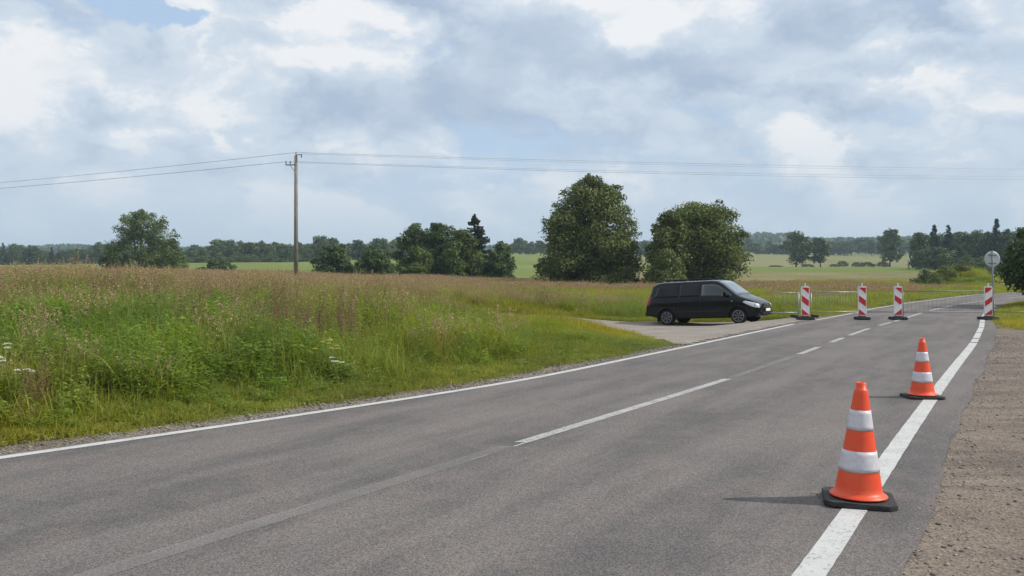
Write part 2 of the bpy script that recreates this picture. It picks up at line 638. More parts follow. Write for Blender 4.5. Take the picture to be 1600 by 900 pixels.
# ------------------------------------------------------------------ road, shoulders, markings
def strip(name, ys, xa, xb, z, mat, ncol=2, za=None, label=None):
    """sheet between two lines x=xa(y) and x=xb(y)"""
    ys = np.asarray(ys, float)
    u = np.linspace(0, 1, ncol)
    X = xa[:, None] * (1 - u) + xb[:, None] * u
    Y = np.repeat(ys[:, None], ncol, 1)
    Z = (np.full(X.shape, z) if not callable(z) else z(X, Y))
    n, k = X.shape
    i = np.arange(n * k).reshape(n, k)
    f = np.stack([i[:-1, :-1], i[:-1, 1:], i[1:, 1:], i[1:, :-1]], -1).reshape(-1, 4)
    o = obj(name, mesh_np(name, np.stack([X, Y, Z], -1).reshape(-1, 3), f, [mat], smooth=True))
    tag(o, label, kind='structure')
    return o


def cosf(y, T):
    s_ = np.gradient(T, YT)
    return np.interp(y, YT, np.sqrt(1 + s_ * s_))


m_asph, t, out = new_mat('asphalt')
P = pos(t)
# coordinates along and across the carriageway (turned to its heading)
sp = t.n('ShaderNodeSeparateXYZ')
t.put(sp.inputs[0], P)
across = t.m('SUBTRACT', t.m('MULTIPLY', sp.outputs['X'], .867), t.m('MULTIPLY', sp.outputs['Y'], .498))
along = t.m('ADD', t.m('MULTIPLY', sp.outputs['X'], .498), t.m('MULTIPLY', sp.outputs['Y'], .867))
cc = t.n('ShaderNodeCombineXYZ')
t.put(cc.inputs[0], t.m('MULTIPLY', across, 1.0))
t.put(cc.inputs[1], t.m('MULTIPLY', along, .13))
streak = t.noise(cc.outputs[0], 1.3, 6, .6)
blot = t.noise(P, .55, 7, .6)
fine = t.noise(P, 95, 3, .7)
vor = t.n('ShaderNodeTexVoronoi', feature='F1')
t.put(vor.inputs['Vector'], P)
vor.inputs['Scale'].default_value = 100
vcell = t.n('ShaderNodeSeparateXYZ')
t.put(vcell.inputs[0], vor.outputs['Color'])
agg = t.ramp(vcell.outputs[0], 0, 1, .62, 1.42, smooth=False)
c = t.mix(t.ramp(streak, .38, .62), (.114, .103, .097), (.170, .149, .137))
c = t.mix(t.ramp(blot, .35, .7), c, t.mix(1.0, c, (.80, .82, .84), 'MULTIPLY'))
c = t.mix(t.ramp(t.noise(P, 1.9, 5, .6), .45, .7, 0, .6), c, (.165, .136, .122))
c = t.mix(1.0, c, agg, 'MULTIPLY')
c = t.mix(t.ramp(fine, .30, .42, .75, 0), c, (.035, .034, .034))
c = t.mix(t.ramp(fine, .66, .76, 0, .5), c, (.40, .38, .36))
# broken, darker bitumen near the right edge and dust along the left one
hgt = t.m('ADD', t.m('MULTIPLY', fine, .6), t.m('MULTIPLY', vor.outputs['Distance'], 1.2))
principled(t, out, c, .82, .35, normal=t.bump(hgt, .7, .004))

m_grav, t, out = new_mat('gravel')
P = pos(t)
nb = t.noise(P, .9, 7, .6)
vor = t.n('ShaderNodeTexVoronoi', feature='F1')
t.put(vor.inputs['Vector'], P)
vor.inputs['Scale'].default_value = 32
vc = t.n('ShaderNodeSeparateXYZ')
t.put(vc.inputs[0], vor.outputs['Color'])
c = t.mix(t.ramp(nb, .3, .7), (.20, .168, .142), (.285, .245, .21))
c = t.mix(1.0, c, t.ramp(vc.outputs[0], 0, 1, .7, 1.3, smooth=False), 'MULTIPLY')
c = t.mix(t.ramp(t.noise(P, 55, 3, .6), .33, .45, .7, 0), c, (.07, .058, .05))
principled(t, out, c, .95, .15, normal=t.bump(t.m('ADD', vor.outputs['Distance'], t.noise(P, 30, 5)), 1.0, .03))

m_dirt, t, out = new_mat('dirt')
P = pos(t)
sp = t.n('ShaderNodeSeparateXYZ')
t.put(sp.inputs[0], P)
nb = t.noise(P, .7, 8, .65)
ruts = t.noise(t.v('MULTIPLY', P, (.35, 1.6, 1)), 1.6, 6, .6)
vor = t.n('ShaderNodeTexVoronoi', feature='F1')
t.put(vor.inputs['Vector'], P)
vor.inputs['Scale'].default_value = 45
vc = t.n('ShaderNodeSeparateXYZ')
t.put(vc.inputs[0], vor.outputs['Color'])
c = t.mix(t.ramp(nb, .3, .7), (.158, .126, .101), (.240, .195, .157))
c = t.mix(t.ramp(ruts, .45, .68, 0, .75), c, (.100, .086, .075))
c = t.mix(t.ramp(vc.outputs[0], .0, 1, 0, 1, smooth=False), t.mix(1.0, c, (.78, .78, .78), 'MULTIPLY'), t.mix(1.0, c, (1.22, 1.22, 1.22), 'MULTIPLY'))
c = t.mix(t.ramp(t.noise(P, 30, 4, .65), .32, .42, .75, 0), c, (.045, .036, .030))
c = t.mix(t.ramp(t.noise(t.v('ADD', P, (9, 4, 2)), 48, 3, .6), .66, .72, 0, .6), c, (.42, .38, .34))
hh = t.m('ADD', t.m('MULTIPLY', t.noise(P, 7, 7, .65), .9), t.m('MULTIPLY', vor.outputs['Distance'], .5))
principled(t, out, c, .95, .15, normal=t.bump(hh, .9, .018))

ysn = np.concatenate([np.arange(-60, 2, 1.0), np.arange(2, 24, .06), np.arange(24, 60, .2), np.arange(60, 118, .5)])
rag = fbm(ysn, ysn * .1, .55, 31, 4) * .055
ragl = fbm(ysn, ysn * .1, .5, 33, 4) * .04
cl, cr = cosf(ysn, TL), cosf(ysn, TR)
marg_r = np.interp(ysn, [0, 25, 35, 60], [.50, .48, .34, .25])
road = strip('road', ysn, XL(ysn) - .13 * cl + ragl, XR(ysn) + marg_r + rag, .012, m_asph, 14,
             label='worn grey asphalt country road running away and bending right')
# thickness seen at the crumbling right edge: dirt lies just below the asphalt
gw = np.interp(ysn, [0, 7, 14, 22, 60, 118], [.50, .46, .50, .5, .35, .3])
strip('gravel_shoulder', ysn, XL(ysn) - (.13 + gw) * cl + fbm(ysn, ysn * 0, .8, 41) * .10, XL(ysn), -.001, m_grav, 4,
      label='narrow pinkish gravel strip between asphalt and grass verge')
ysd = np.concatenate([np.arange(-40, 2, 1.0), np.arange(2, 27, .1)])
strip('dirt_shoulder', ysd, XR(ysd) + .2, XR(ysd) + .5 + dirt_w(ysd), lambda X, Y: .002 + np.maximum(0, ground_z(X, Y) + .022), m_dirt, 30,
      label='bare brown stony dirt pull-off along the right road edge')
# lay-by sheet
gx, gy = np.meshgrid(np.arange(-15, 13, .25), np.arange(19.5, 40, .25))
ok = poly_dist(gx, gy, LAYBY) + fbm(gx, gy, 1.2, 51) * .25 < .35
ok |= (gy > 20.8) & (gy < 31.8) & (gx > 4.5) & (gx < XL(gy)) & (poly_dist(gx, gy, LAYBY) < 1)
gz = ground_z(gx, gy) + .034
n_, k_ = gx.shape
ii = np.arange(n_ * k_).reshape(n_, k_)
qf = np.stack([ii[:-1, :-1], ii[:-1, 1:], ii[1:, 1:], ii[1:, :-1]], -1)
keep = (ok[:-1, :-1] & ok[:-1, 1:] & ok[1:, 1:] & ok[1:, :-1]) & (gx[:-1, 1:] < XL(gy[:-1, 1:]) - .1)
m_lay, t, out = new_mat('lay_by_gravel')
P = pos(t)
c = t.mix(t.ramp(t.noise(P, .8, 6, .6), .3, .7), (.235, .205, .178), (.315, .275, .24))
c = t.mix(t.ramp(t.noise(P, 30, 3, .6), .35, .5, .4, 0), c, (.12, .10, .085))
principled(t, out, c, .95, .15, normal=t.bump(t.noise(P, 25, 5), .8, .03))
lb = obj('gravel_lay_by', mesh_np('lay_by', np.stack([gx, gy, gz], -1).reshape(-1, 3), qf[keep], [m_lay], smooth=True))
tag(lb, 'pale gravel lay-by left of the road where the van is parked', kind='structure')


def paint(name, wear, hide=0.0, col=(.53, .525, .51)):
    m, t, out = new_mat(name)
    P = pos(t)
    n = t.noise(P, 38, 5, .7)
    nb = t.noise(P, 3.5, 5, .6)
    c = t.mix(t.ramp(nb, .3, .7), tuple(x * .86 for x in col), col)
    c = t.mix(t.ramp(n, .35, .5, .35, 0), c, (.25, .24, .23))
    p = principled(t, None, c, .75, .3)
    tr = t.n('ShaderNodeBsdfTransparent')
    mx = t.n('ShaderNodeMixShader')
    f = t.m('ADD', t.m('MULTIPLY', n, .8), t.m('MULTIPLY', nb, .2))
    t.put(mx.inputs[0], t.m('MULTIPLY', t.ramp(f, wear - .07, wear + .07), 1.0 - hide))
    t.t.links.new(tr.outputs[0], mx.inputs[1])
    t.t.links.new(p.outputs[0], mx.inputs[2])
    t.t.links.new(mx.outputs[0], out.inputs[0])
    return m


m_line = paint('road_paint', .375)
m_line_w = paint('worn_road_paint', .41, .15, (.48, .47, .455))
m_ghost, t, out = new_mat('ghost_road_paint')
P = pos(t)
p = principled(t, None, (.31, .29, .275), .85, .2)
mx = t.n('ShaderNodeMixShader')
t.put(mx.inputs[0], t.m('MULTIPLY', t.ramp(t.noise(P, 60, 4, .7), .3, .7, .25, 1), t.ramp(t.noise(P, 1.1, 4, .6), .3, .7, .42, .80)))
t.t.links.new(t.n('ShaderNodeBsdfTransparent').outputs[0], mx.inputs[1])
t.t.links.new(p.outputs[0], mx.inputs[2])
t.t.links.new(mx.outputs[0], out.inputs[0])


def line(name, T, y0, y1, w, mat, label, z=.016, off=0.0):
    ys = np.arange(y0, y1 + .001, min(.1, (y1 - y0) / 8))
    k = np.interp(ys, YT, np.sqrt(1 + np.gradient(T, YT) ** 2))
    x = np.interp(ys, YT, T) + off
    e = fbm(ys, ys * 0, .12, 61) * .006
    o = strip(name, ys, x - w / 2 * k + e, x + w / 2 * k + e, z, mat, 3, label=label)
    return o


line('left_edge_line', TL, -20, 29.0, .13, m_line, 'thin solid white edge line along the left of the road')
line('left_edge_line', TL, 31.6, 37.4, .11, m_line, 'short white edge line stretch behind the first beacon')
line('left_edge_line', TL, 38.2, 104, .12, m_line, 'white edge line along the far left of the bend')
line('right_edge_line', TR, -20, 21.0, .16, m_line, 'wide solid white edge line passing under both cones')
for a_, b_ in ((21.25, 22.3), (22.5, 24.6), (24.8, 27.0), (27.2, 30.0), (30.2, 36.0), (36.3, 46)):
    line('right_edge_line', TR, a_, b_, .15, m_line, 'broken white edge line stretch near the right beacon')
for k_, (a_, b_) in enumerate(((8.5, 13.7), (18.0, 19.8), (21.2, 22.7), (23.6, 26.7), (28.2, 30.1), (30.7, 32.2), (33.1, 37.8), (40, 48), (49.5, 57), (62, 68))):
    line('centre_line', TC, a_, b_, .125, m_line_w, ['long worn white centre dash in the foreground', 'white centre line dash further up the road'][min(k_, 1)])
line('old_centre_line', TC, 2.0, 8.3, .16, m_ghost, 'faint ghost of the worn-away centre line')
line('old_centre_line', TC, 13.9, 17.8, .14, m_ghost, 'faint ghost of centre line beyond the long dash')
line('old_centre_line', TC, 7.7, 8.5, .03, m_line_w, 'thin remnant streak of centre line paint', off=.05)


# loose stones
def stones(name, X, Y, S, mat, label):
    ico = bmesh.new()
    bmesh.ops.create_icosphere(ico, subdivisions=1, radius=1)
    bv = np.array([v.co[:] for v in ico.verts])
    bf = np.array([[v.index for v in f.verts] for f in ico.faces])
    ico.free()
    n = len(X)
    jit = 1 + rng.uniform(-.28, .28, (n, len(bv), 1))
    sc = S[:, None, None] * np.stack([rng.uniform(.7, 1.3, n), rng.uniform(.7, 1.3, n), rng.uniform(.4, .75, n)], -1)[:, None, :]
    V = bv[None] * jit * sc
    a = rng.uniform(0, 6.28, n)
    c_, s_ = np.cos(a)[:, None], np.sin(a)[:, None]
    V = np.stack([V[..., 0] * c_ - V[..., 1] * s_, V[..., 0] * s_ + V[..., 1] * c_, V[..., 2]], -1)
    Z = np.maximum(ground_z(X, Y) + .024, .002)
    V += np.stack([X, Y, Z + S * .18], -1)[:, None, :]
    Fc = (bf[None] + (np.arange(n) * len(bv))[:, None, None]).reshape(-1, 3)
    tint = np.repeat(rng.uniform(.45, 1.5, n) ** 1.0, len(bv))[:, None] * vcol(1, .93, .86)
    o = obj(name, mesh_np(name, V.reshape(-1, 3), Fc, [mat], tint))
    tag(o, label, kind='stuff')


m_stone, t, out = new_mat('stone')
att = t.n('ShaderNodeVertexColor', layer_name='tint').outputs[0]
principled(t, out, t.mix(1.0, att, (.23, .215, .20), 'MULTIPLY'), .9, .2)
n = 14000
Y = 3.6 + rng.random(n) ** 1.5 * 20
X = XR(Y) + .40 + np.abs(rng.normal(0, 1, n)) ** 1.4 * .9 * np.maximum(dirt_w(Y), .3) / 7
S = .0028 + rng.random(n) ** 8 * .013 + Y * .0002
stones('loose_stones', X, Y, S, m_stone, 'loose pebbles and grit on the bare right shoulder')
n = 5000
Y = 6.5 + rng.random(n) ** 1.3 * 25
X = XL(Y) - .2 - rng.random(n) * .75
S = .004 + rng.random(n) ** 5 * .016 + Y * .00022
stones('shoulder_grit', X, Y, S, m_stone, 'scattered grit on the narrow left gravel strip')

# ------------------------------------------------------------------ foliage materials
def leaf_mat(name, color, trans=.3, inst=False, rough=.55, hue=.0):
    m, t, out = new_mat(name)
    att = t.n('ShaderNodeVertexColor', layer_name='tint').outputs[0]
    c = t.mix(1.0, att, color, 'MULTIPLY')
    if inst:
        ia = t.n('ShaderNodeAttribute', attribute_type='INSTANCER', attribute_name='itint').outputs['Color']
        c = t.mix(1.0, c, ia, 'MULTIPLY')
    p = principled(t, None, c, rough, .25)
    tr = t.n('ShaderNodeBsdfTranslucent')
    t.put(tr.inputs[0], t.mix(1.0, c, (1.25, 1.3, .7), 'MULTIPLY'))
    mx = t.n('ShaderNodeMixShader')
    mx.inputs[0].default_value = trans
    t.t.links.new(p.outputs[0], mx.inputs[1])
    t.t.links.new(tr.outputs[0], mx.inputs[2])
    t.t.links.new(mx.outputs[0], out.inputs[0])
    return m


def bark(name, c0, c1):
    m, t, out = new_mat(name)
    P = t.n('ShaderNodeTexCoord').outputs['Object']
    n = t.noise(t.v('MULTIPLY', P, (6, 6, 1)), 3, 6, .65)
    principled(t, out, t.mix(t.ramp(n, .3, .7), c0, c1), .95, .1, normal=t.bump(n, .8, .03))
    return m


m_bark = bark('bark', (.05, .042, .033), (.13, .115, .095))


def unit(v):
    return v / np.maximum(np.linalg.norm(v, axis=-1, keepdims=True), 1e-9)


def rand_dir(n):
    return unit(rng.normal(size=(n, 3)))


def leaf_quads(P, N, size, tint, aspect=.62):
    """rhombic leaves at P facing N"""
    n = len(P)
    T = unit(np.cross(N, rand_dir(n)))
    B = np.cross(N, T)
    s = np.asarray(size).reshape(-1, 1) * np.ones((n, 1))
    V = np.stack([P - T * s, P + B * s * aspect + N * s * .12, P + T * s, P - B * s * aspect + N * s * .12], 1)
    Fc = np.arange(4 * n).reshape(n, 4)
    return V.reshape(-1, 3), Fc, np.repeat(tint, 4, axis=0)


def env_at(env, t_):
    e = np.array(env, float)
    return np.interp(t_, e[:, 0], e[:, 1])


def broad_crown(H, W, env, nl, nleaf, leaf, z0=.0, lob=.17, flat=.8, colvar=.18, shell=.62, warm=.3, sprig=1.4):
    """crown in metres: returns leaf verts/faces/tints and the lobe centres"""
    tt = np.linspace(0, 1, 200)
    w = env_at(env, tt)
    pdf = w + .12
    cs = np.cumsum(pdf) / pdf.sum()
    tl = np.interp((np.arange(nl) + rng.random(nl)) / nl, cs, tt)
    ang = np.arange(nl) * 2.399963 + rng.normal(0, .5, nl)
    rad = env_at(env, tl) * W / 2
    lr = lob * min(W, H) * rng.uniform(.7, 1.25, nl) * (.55 + .45 * np.minimum(1, rad / (W * .3)))
    rc = np.maximum(0, rad - lr * .85) * np.where(rng.random(nl) < .75, rng.uniform(.8, 1.12, nl), rng.uniform(.1, .7, nl))
    C = np.stack([np.cos(ang) * rc, np.sin(ang) * rc, H * (z0 + (1 - z0) * tl)], -1)
    C[:, 2] = np.minimum(C[:, 2], H - lr * .75)
    C[:, 2] = np.maximum(C[:, 2], lr * .5)
    # sprigs that break the outline of the big boughs
    n2 = int(nl * sprig)
    if n2:
        ks = rng.integers(0, nl, n2)
        od = rand_dir(n2)
        od[:, 2] = np.abs(od[:, 2]) * .9
        od = unit(od + unit(C[ks] * vcol(1, 1, 0) + 1e-6) * .6)
        C2 = C[ks] + od * (lr[ks] * rng.uniform(.75, 1.2, n2))[:, None]
        C2[:, 2] = np.clip(C2[:, 2], .3, H * 1.01)
        C = np.concatenate([C, C2])
        lr = np.concatenate([lr, lr[ks] * rng.uniform(.28, .5, n2)])
        nl = nl + n2
    pw = lr ** 2
    k = rng.choice(nl, nleaf, p=pw / pw.sum())
    dr = rand_dir(nleaf)
    low = dr[:, 2] < -.2
    dr[low & (rng.random(nleaf) < .5), 2] *= -1
    rad_ = lr[k] * (shell + (1.12 - shell) * rng.random(nleaf) ** .6)
    bumpy = 1 + .25 * np.sin(dr[:, 0] * 7 + k) * np.sin(dr[:, 1] * 6 + k * 2) + rng.normal(0, .07, nleaf)
    P = C[k] + dr * (rad_ * bumpy)[:, None] * vcol(1, 1, flat)
    N = unit(dr + rand_dir(nleaf) * .9 + vcol(0, 0, .35))
    base = rng.normal(1, colvar * 1.25, nl).clip(.5, 1.6)
    tint = base[k][:, None] * rng.uniform(.65, 1.4, nleaf)[:, None] * (vcol(1, 1, 1) + rng.uniform(0, warm, nleaf)[:, None] * vcol(.45, .12, 0))
    V, Fc, T_ = leaf_quads(P, N, leaf * rng.uniform(.6, 1.3, nleaf), tint)
    return V, Fc, T_, C, lr


def limbs(C, H, r0, nb, zfork=.15, stems=1, spread=.0):
    mb = MB()
    idx_ = np.argsort(-C[:, 2])
    sel = list(idx_[:: max(1, len(idx_) // nb)])[:nb]
    tops = []
    for s_ in range(stems):
        a = 6.28 * s_ / stems + .4
        b = Vector((math.cos(a), math.sin(a), 0)) * spread
        pts, rad = [], []
        for k in range(8):
            u = k / 7
            pts.append(b * (.25 + u * 1.6) + Vector((math.sin(u * 4 + s_) * .02 * H, math.cos(u * 3.1 + s_) * .02 * H, H * .82 * u - .25)))
            rad.append(r0 * (1.25 if k == 0 else 1) * (1 - .85 * u) + .01)
        mb.path(pts, rad, 8)
        tops.append((pts, rad))
    for q, i in enumerate(sel):
        c_ = Vector(C[i])
        pts, rad = tops[q % stems]
        zz_ = max(H * zfork, c_.z - .35 * math.hypot(c_.x, c_.y) - .1 * H)
        u = min(.95, zz_ / (H * .82)) * 7
        k0 = int(u)
        p0 = pts[k0].lerp(pts[min(7, k0 + 1)], u - k0)
        ra = rad[k0] * .55
        mid = p0.lerp(c_, .5) + Vector((0, 0, .04 * H))
        mb.path([p0, p0.lerp(mid, .6) + Vector((0, 0, .01 * H)), mid, mid.lerp(c_, .6), c_], [ra, ra * .8, ra * .6, ra * .4, ra * .15], 5)
    bmesh.ops.recalc_face_normals(mb.bm, faces=mb.bm.faces)
    me = bpy.data.meshes.new('trunk')
    mb.bm.to_mesh(me)
    mb.bm.free()
    me.materials.append(m_bark)
    return me


ROUND = [(0, .45), (.15, .85), (.35, 1), (.6, .92), (.8, .68), (.93, .4), (1, .15)]
TALL = [(0, .5), (.12, .8), (.3, .95), (.5, 1), (.7, .85), (.85, .6), (1, .2)]
SKIRT = [(0, .96), (.12, 1), (.35, .97), (.55, .88), (.72, .72), (.85, .50), (.94, .32), (1, .12)]
BUSH = [(0, 1), (.3, 1), (.6, .8), (.85, .45), (1, .15)]


def tree_mesh(H, W, env, nl, nleaf, leaf, mat, z0=.12, lob=.17, trunk=.2, nb=10, stems=1, spread=0, zfork=.15, **kw):
    V, Fc, T_, C, lr = broad_crown(H, W, env, nl, nleaf, leaf, z0, lob, **kw)
    crown = mesh_np('crown', V, Fc, [mat], T_)
    return crown, limbs(C, H, trunk, nb, zfork, stems, spread)


def spruce_mesh(H, W, nleaf, leaf, mat, ragged=.25):
    nb = int(H * 26)
    tb = np.sort(rng.random(nb) ** 1.15)
    ang = rng.random(nb) * 6.283
    L = (1 - tb) ** .85 * W / 2 * rng.uniform(1 - ragged * 1.7, 1.12, nb) + .12
    w = L + .4
    k = rng.choice(nb, nleaf, p=w / w.sum())
    u = rng.random(nleaf) ** .7
    zb = H * (.06 + .94 * tb[k])
    fan = rng.normal(0, .2, nleaf) * (1.1 - u)
    r_ = L[k] * u
    a = ang[k] + fan
    z = zb - L[k] * .28 * u + .22 * L[k] * u ** 3 + rng.normal(0, .05, nleaf) - rng.random(nleaf) * .25 * L[k] * .5
    P = np.stack([np.cos(a) * r_, np.sin(a) * r_, np.maximum(z, .1)], -1)
    N = unit(rand_dir(nleaf) + vcol(0, 0, .9))
    tint = rng.uniform(.6, 1.35, nleaf)[:, None] * rng.normal(1, .12, nb)[k][:, None] * vcol(1, 1, 1)
    V, Fc, T_ = leaf_quads(P, N, leaf * rng.uniform(.6, 1.3, nleaf), tint, .4)
    crown = mesh_np('crown', V, Fc, [mat], T_)
    mb = MB()
    mb.tube((0, 0, -.2), (0, 0, H * .97), W * .035, .02, 8)
    me = bpy.data.meshes.new('trunk')
    mb.bm.to_mesh(me)
    mb.bm.free()
    me.materials.append(m_bark)
    return crown, me


m_leaf_alder = leaf_mat('alder_leaves', (.108, .138, .036), .22)
m_leaf_dark = leaf_mat('dark_leaves', (.060, .096, .030), .22)
m_leaf_mid = leaf_mat('mid_leaves', (.090, .130, .034), .25)
m_leaf_light = leaf_mat('light_leaves', (.125, .160, .045), .3)
m_leaf_spruce = leaf_mat('spruce_needles', (.040, .066, .030), .1)
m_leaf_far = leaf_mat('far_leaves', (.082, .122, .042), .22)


def P2W(px, Y):
    return (px - 800) / 1400 * Y


def place_tree(name, meshes, px, Y, label, cat='tree', group=None, sx=1, sz=1, rz=None, sink=.1, x=None):
    X = P2W(px, Y) if x is None else x
    root = empty(name, (X, Y, float(ground_z(X, Y)) - sink), random.uniform(0, 6.28) if rz is None else rz)
    root.scale = (sx, sx, sz)
    tag(root, label, cat, group)
    if meshes[1] is not None:
        obj('trunk', meshes[1], root)
    obj('crown', meshes[0], root)
    return root


def hgt_of(toprow, X, Y):
    """height of a tree at (X,Y) that reaches the given elevation"""
    return EYE + (430 - toprow) / 1400 * Y - float(ground_z(X, Y))


# ---- the big trees beyond the meadow
def hero(name, px, Y, wpx, top, env, nl, nleaf, leaf, mat, label, cat='tree', group=None, **kw):
    X = P2W(px, Y)
    H = hgt_of(top, X, Y)
    Wd = wpx / 1400 * Y
    return place_tree(name, tree_mesh(H, Wd, env, nl, nleaf, leaf, mat, **kw), px, Y, label, cat, group, rz=0)


hero('broadleaf_tree', 922, 92, 158, 274, SKIRT, 115, 70000, .12, m_leaf_alder, 'tallest bushy dark green tree standing alone left of the van',
     z0=.02, lob=.12, trunk=.3, nb=16, stems=3, spread=.5, colvar=.2)
hero('broadleaf_tree', 1048, 88, 88, 329, SKIRT, 50, 28000, .118, m_leaf_alder, 'smaller left crown of the merged tree pair directly behind the van',
     z0=.03, lob=.16, trunk=.22, nb=12, stems=2, spread=.3)
hero('broadleaf_tree', 1095, 90, 134, 321, [(0, .85), (.2, .97), (.45, 1), (.7, .93), (.88, .74), (1, .4)], 72, 46000, .118, m_leaf_alder,
     'broad rounded right crown of the merged tree pair behind the van', z0=.04, lob=.16, trunk=.25, nb=14, stems=2, spread=.3)
hero('shrub', 1042, 84, 64, 389, BUSH, 26, 9000, .11, m_leaf_light, 'lighter green shrub in front of the pair behind the van', 'shrub',
     z0=.02, lob=.2, trunk=.06, nb=8, stems=3, spread=.2)
# ---- dark copse left of centre
hero('shrub', 521, 118, 68, 384, SKIRT, 24, 9000, .15, m_leaf_dark, 'dark rounded shrub leftmost of the copse near the pole', 'shrub', z0=.02, lob=.2, trunk=.08, nb=8)
hero('shrub', 586, 116, 70, 385, SKIRT, 24, 9500, .15, m_leaf_dark, 'second dark shrub of the copse right of the leftmost', 'shrub', z0=.02, lob=.2, trunk=.08, nb=8)
hero('shrub', 650, 112, 58, 384, [(0, .9), (.3, 1), (.6, .75), (.85, .4), (1, .1)], 24, 9000, .13, m_leaf_mid,
     'paler pointed shrub in front of the dark copse', 'shrub', z0=.02, lob=.19, trunk=.07, nb=8)
hero('broadleaf_tree', 648, 124, 66, 351, SKIRT, 34, 13000, .16, m_leaf_dark, 'left dark rounded tree of the central copse behind the paler shrub', z0=.03, lob=.17, trunk=.2)
hero('broadleaf_tree', 686, 122, 72, 348, SKIRT, 38, 15000, .16, m_leaf_dark, 'middle rounded dark green tree of the central copse', z0=.03, lob=.17, trunk=.2)
hero('broadleaf_tree', 722, 118, 70, 358, SKIRT, 36, 14000, .16, m_leaf_mid, 'right rounded tree of the copse just left of the spruce', z0=.03, lob=.17, trunk=.2)
X_ = P2W(745, 121)
place_tree('spruce_tree', spruce_mesh(hgt_of(334, X_, 121), 9.0, 42000, .13, m_leaf_spruce), 742, 121, 'ragged dark spruce rising above the central copse', 'tree')
hero('shrub', 782, 119, 50, 378, BUSH, 22, 8000, .14, m_leaf_dark, 'low dark shrub at the right end of the central copse', 'shrub', z0=.02, lob=.2, trunk=.07)
# ---- willow-like tree on the left
hero('willow_tree', 222, 165, 108, 331, [(0, .9), (.15, 1), (.35, 1), (.55, .95), (.75, .8), (.9, .55), (1, .3)], 66, 21000, .17, m_leaf_mid,
     'broad many-stemmed grey green tree on the left skyline', z0=.03, lob=.135, trunk=.3, nb=22, stems=4, spread=.9, shell=.3)
hero('willow_tree', 266, 166, 68, 372, BUSH, 22, 7000, .16, m_leaf_mid, 'low spreading tree joined to the right side of the many-stemmed tree', z0=.02, lob=.2, trunk=.15, stems=2, spread=.5)
hero('shrub', 178, 166, 46, 385, BUSH, 14, 4500, .16, m_leaf_dark, 'dark shrub tucked left under the many-stemmed tree', 'shrub', z0=.02, lob=.22, trunk=.1)
hero('shrub', 338, 150, 60, 405, BUSH, 18, 5500, .14, m_leaf_dark, 'low dark shrub alone right of the many-stemmed tree', 'shrub', z0=.02, lob=.24, trunk=.07)
# ---- overhanging tree at the right frame edge
Xr, Yr = 28.7, 44.0
mt = tree_mesh(5.4, 9.0, [(0, .8), (.1, 1), (.35, .95), (.6, .8), (.85, .55), (1, .15)], 70, 56000, .095, m_leaf_dark, z0=.20, lob=.17, sprig=.5, trunk=.24, nb=16)
place_tree('broadleaf_tree', mt, 0, Yr, 'near dark tree with hanging branches at the right edge behind the round sign', x=Xr, rz=1.0)

ORD = 'leftmost second third fourth fifth sixth seventh eighth ninth tenth eleventh twelfth thirteenth fourteenth fifteenth sixteenth seventeenth eighteenth nineteenth twentieth'.split()
ORD += ['twenty-' + w for w in 'first second third fourth fifth sixth seventh eighth ninth'.split()] + ['thirtieth', 'thirty-first', 'thirty-second', 'thirty-third', 'thirty-fourth', 'thirty-fifth', 'thirty-sixth', 'thirty-seventh', 'thirty-eighth', 'thirty-ninth']

# ---- shared far trees
FT = [tree_mesh(10, 8.5, ROUND, 24, 2600, .36, m_leaf_far, z0=.14, lob=.19, trunk=.22, nb=8),
      tree_mesh(10, 7, TALL, 22, 2400, .36, m_leaf_far, z0=.12, lob=.2, trunk=.2, nb=8),
      tree_mesh(10, 9.5, SKIRT, 26, 2800, .36, m_leaf_far, z0=.05, lob=.18, trunk=.2, nb=8),
      tree_mesh(10, 6.2, [(0, .6), (.2, .9), (.45, .7), (.6, .95), (.8, .7), (1, .2)], 20, 2000, .36, m_leaf_far, z0=.2, lob=.17, trunk=.18, nb=8)]
FS = [spruce_mesh(10, 4.6, 2600, .34, m_leaf_spruce), spruce_mesh(10, 3.8, 2200, .34, m_leaf_spruce)]
FD = [tree_mesh(10, 9, ROUND, 24, 2600, .36, m_leaf_dark, z0=.1, lob=.19, trunk=.22, nb=8), tree_mesh(10, 8, SKIRT, 24, 2600, .36, m_leaf_dark, z0=.05, lob=.2, trunk=.22, nb=8)]
FL = tree_mesh(10, 13, BUSH, 18, 1500, .5, m_leaf_light, z0=.02, lob=.25, trunk=.2, nb=6)
FB = [tree_mesh(10, 16, BUSH, 18, 1500, .55, m_leaf_dark, z0=.02, lob=.25, trunk=.2, nb=6), tree_mesh(10, 13, BUSH, 18, 1500, .5, m_leaf_mid, z0=.02, lob=.25, trunk=.2, nb=6)]


def far_tree(name, src, px, Y, wpx, top, basew, label, group=None, cat='tree'):
    X = P2W(px, Y)
    H = hgt_of(top, X, Y)
    return place_tree(name, src, px, Y, label, cat, group, sx=wpx / 1400 * Y / basew, sz=H / 10, x=X)


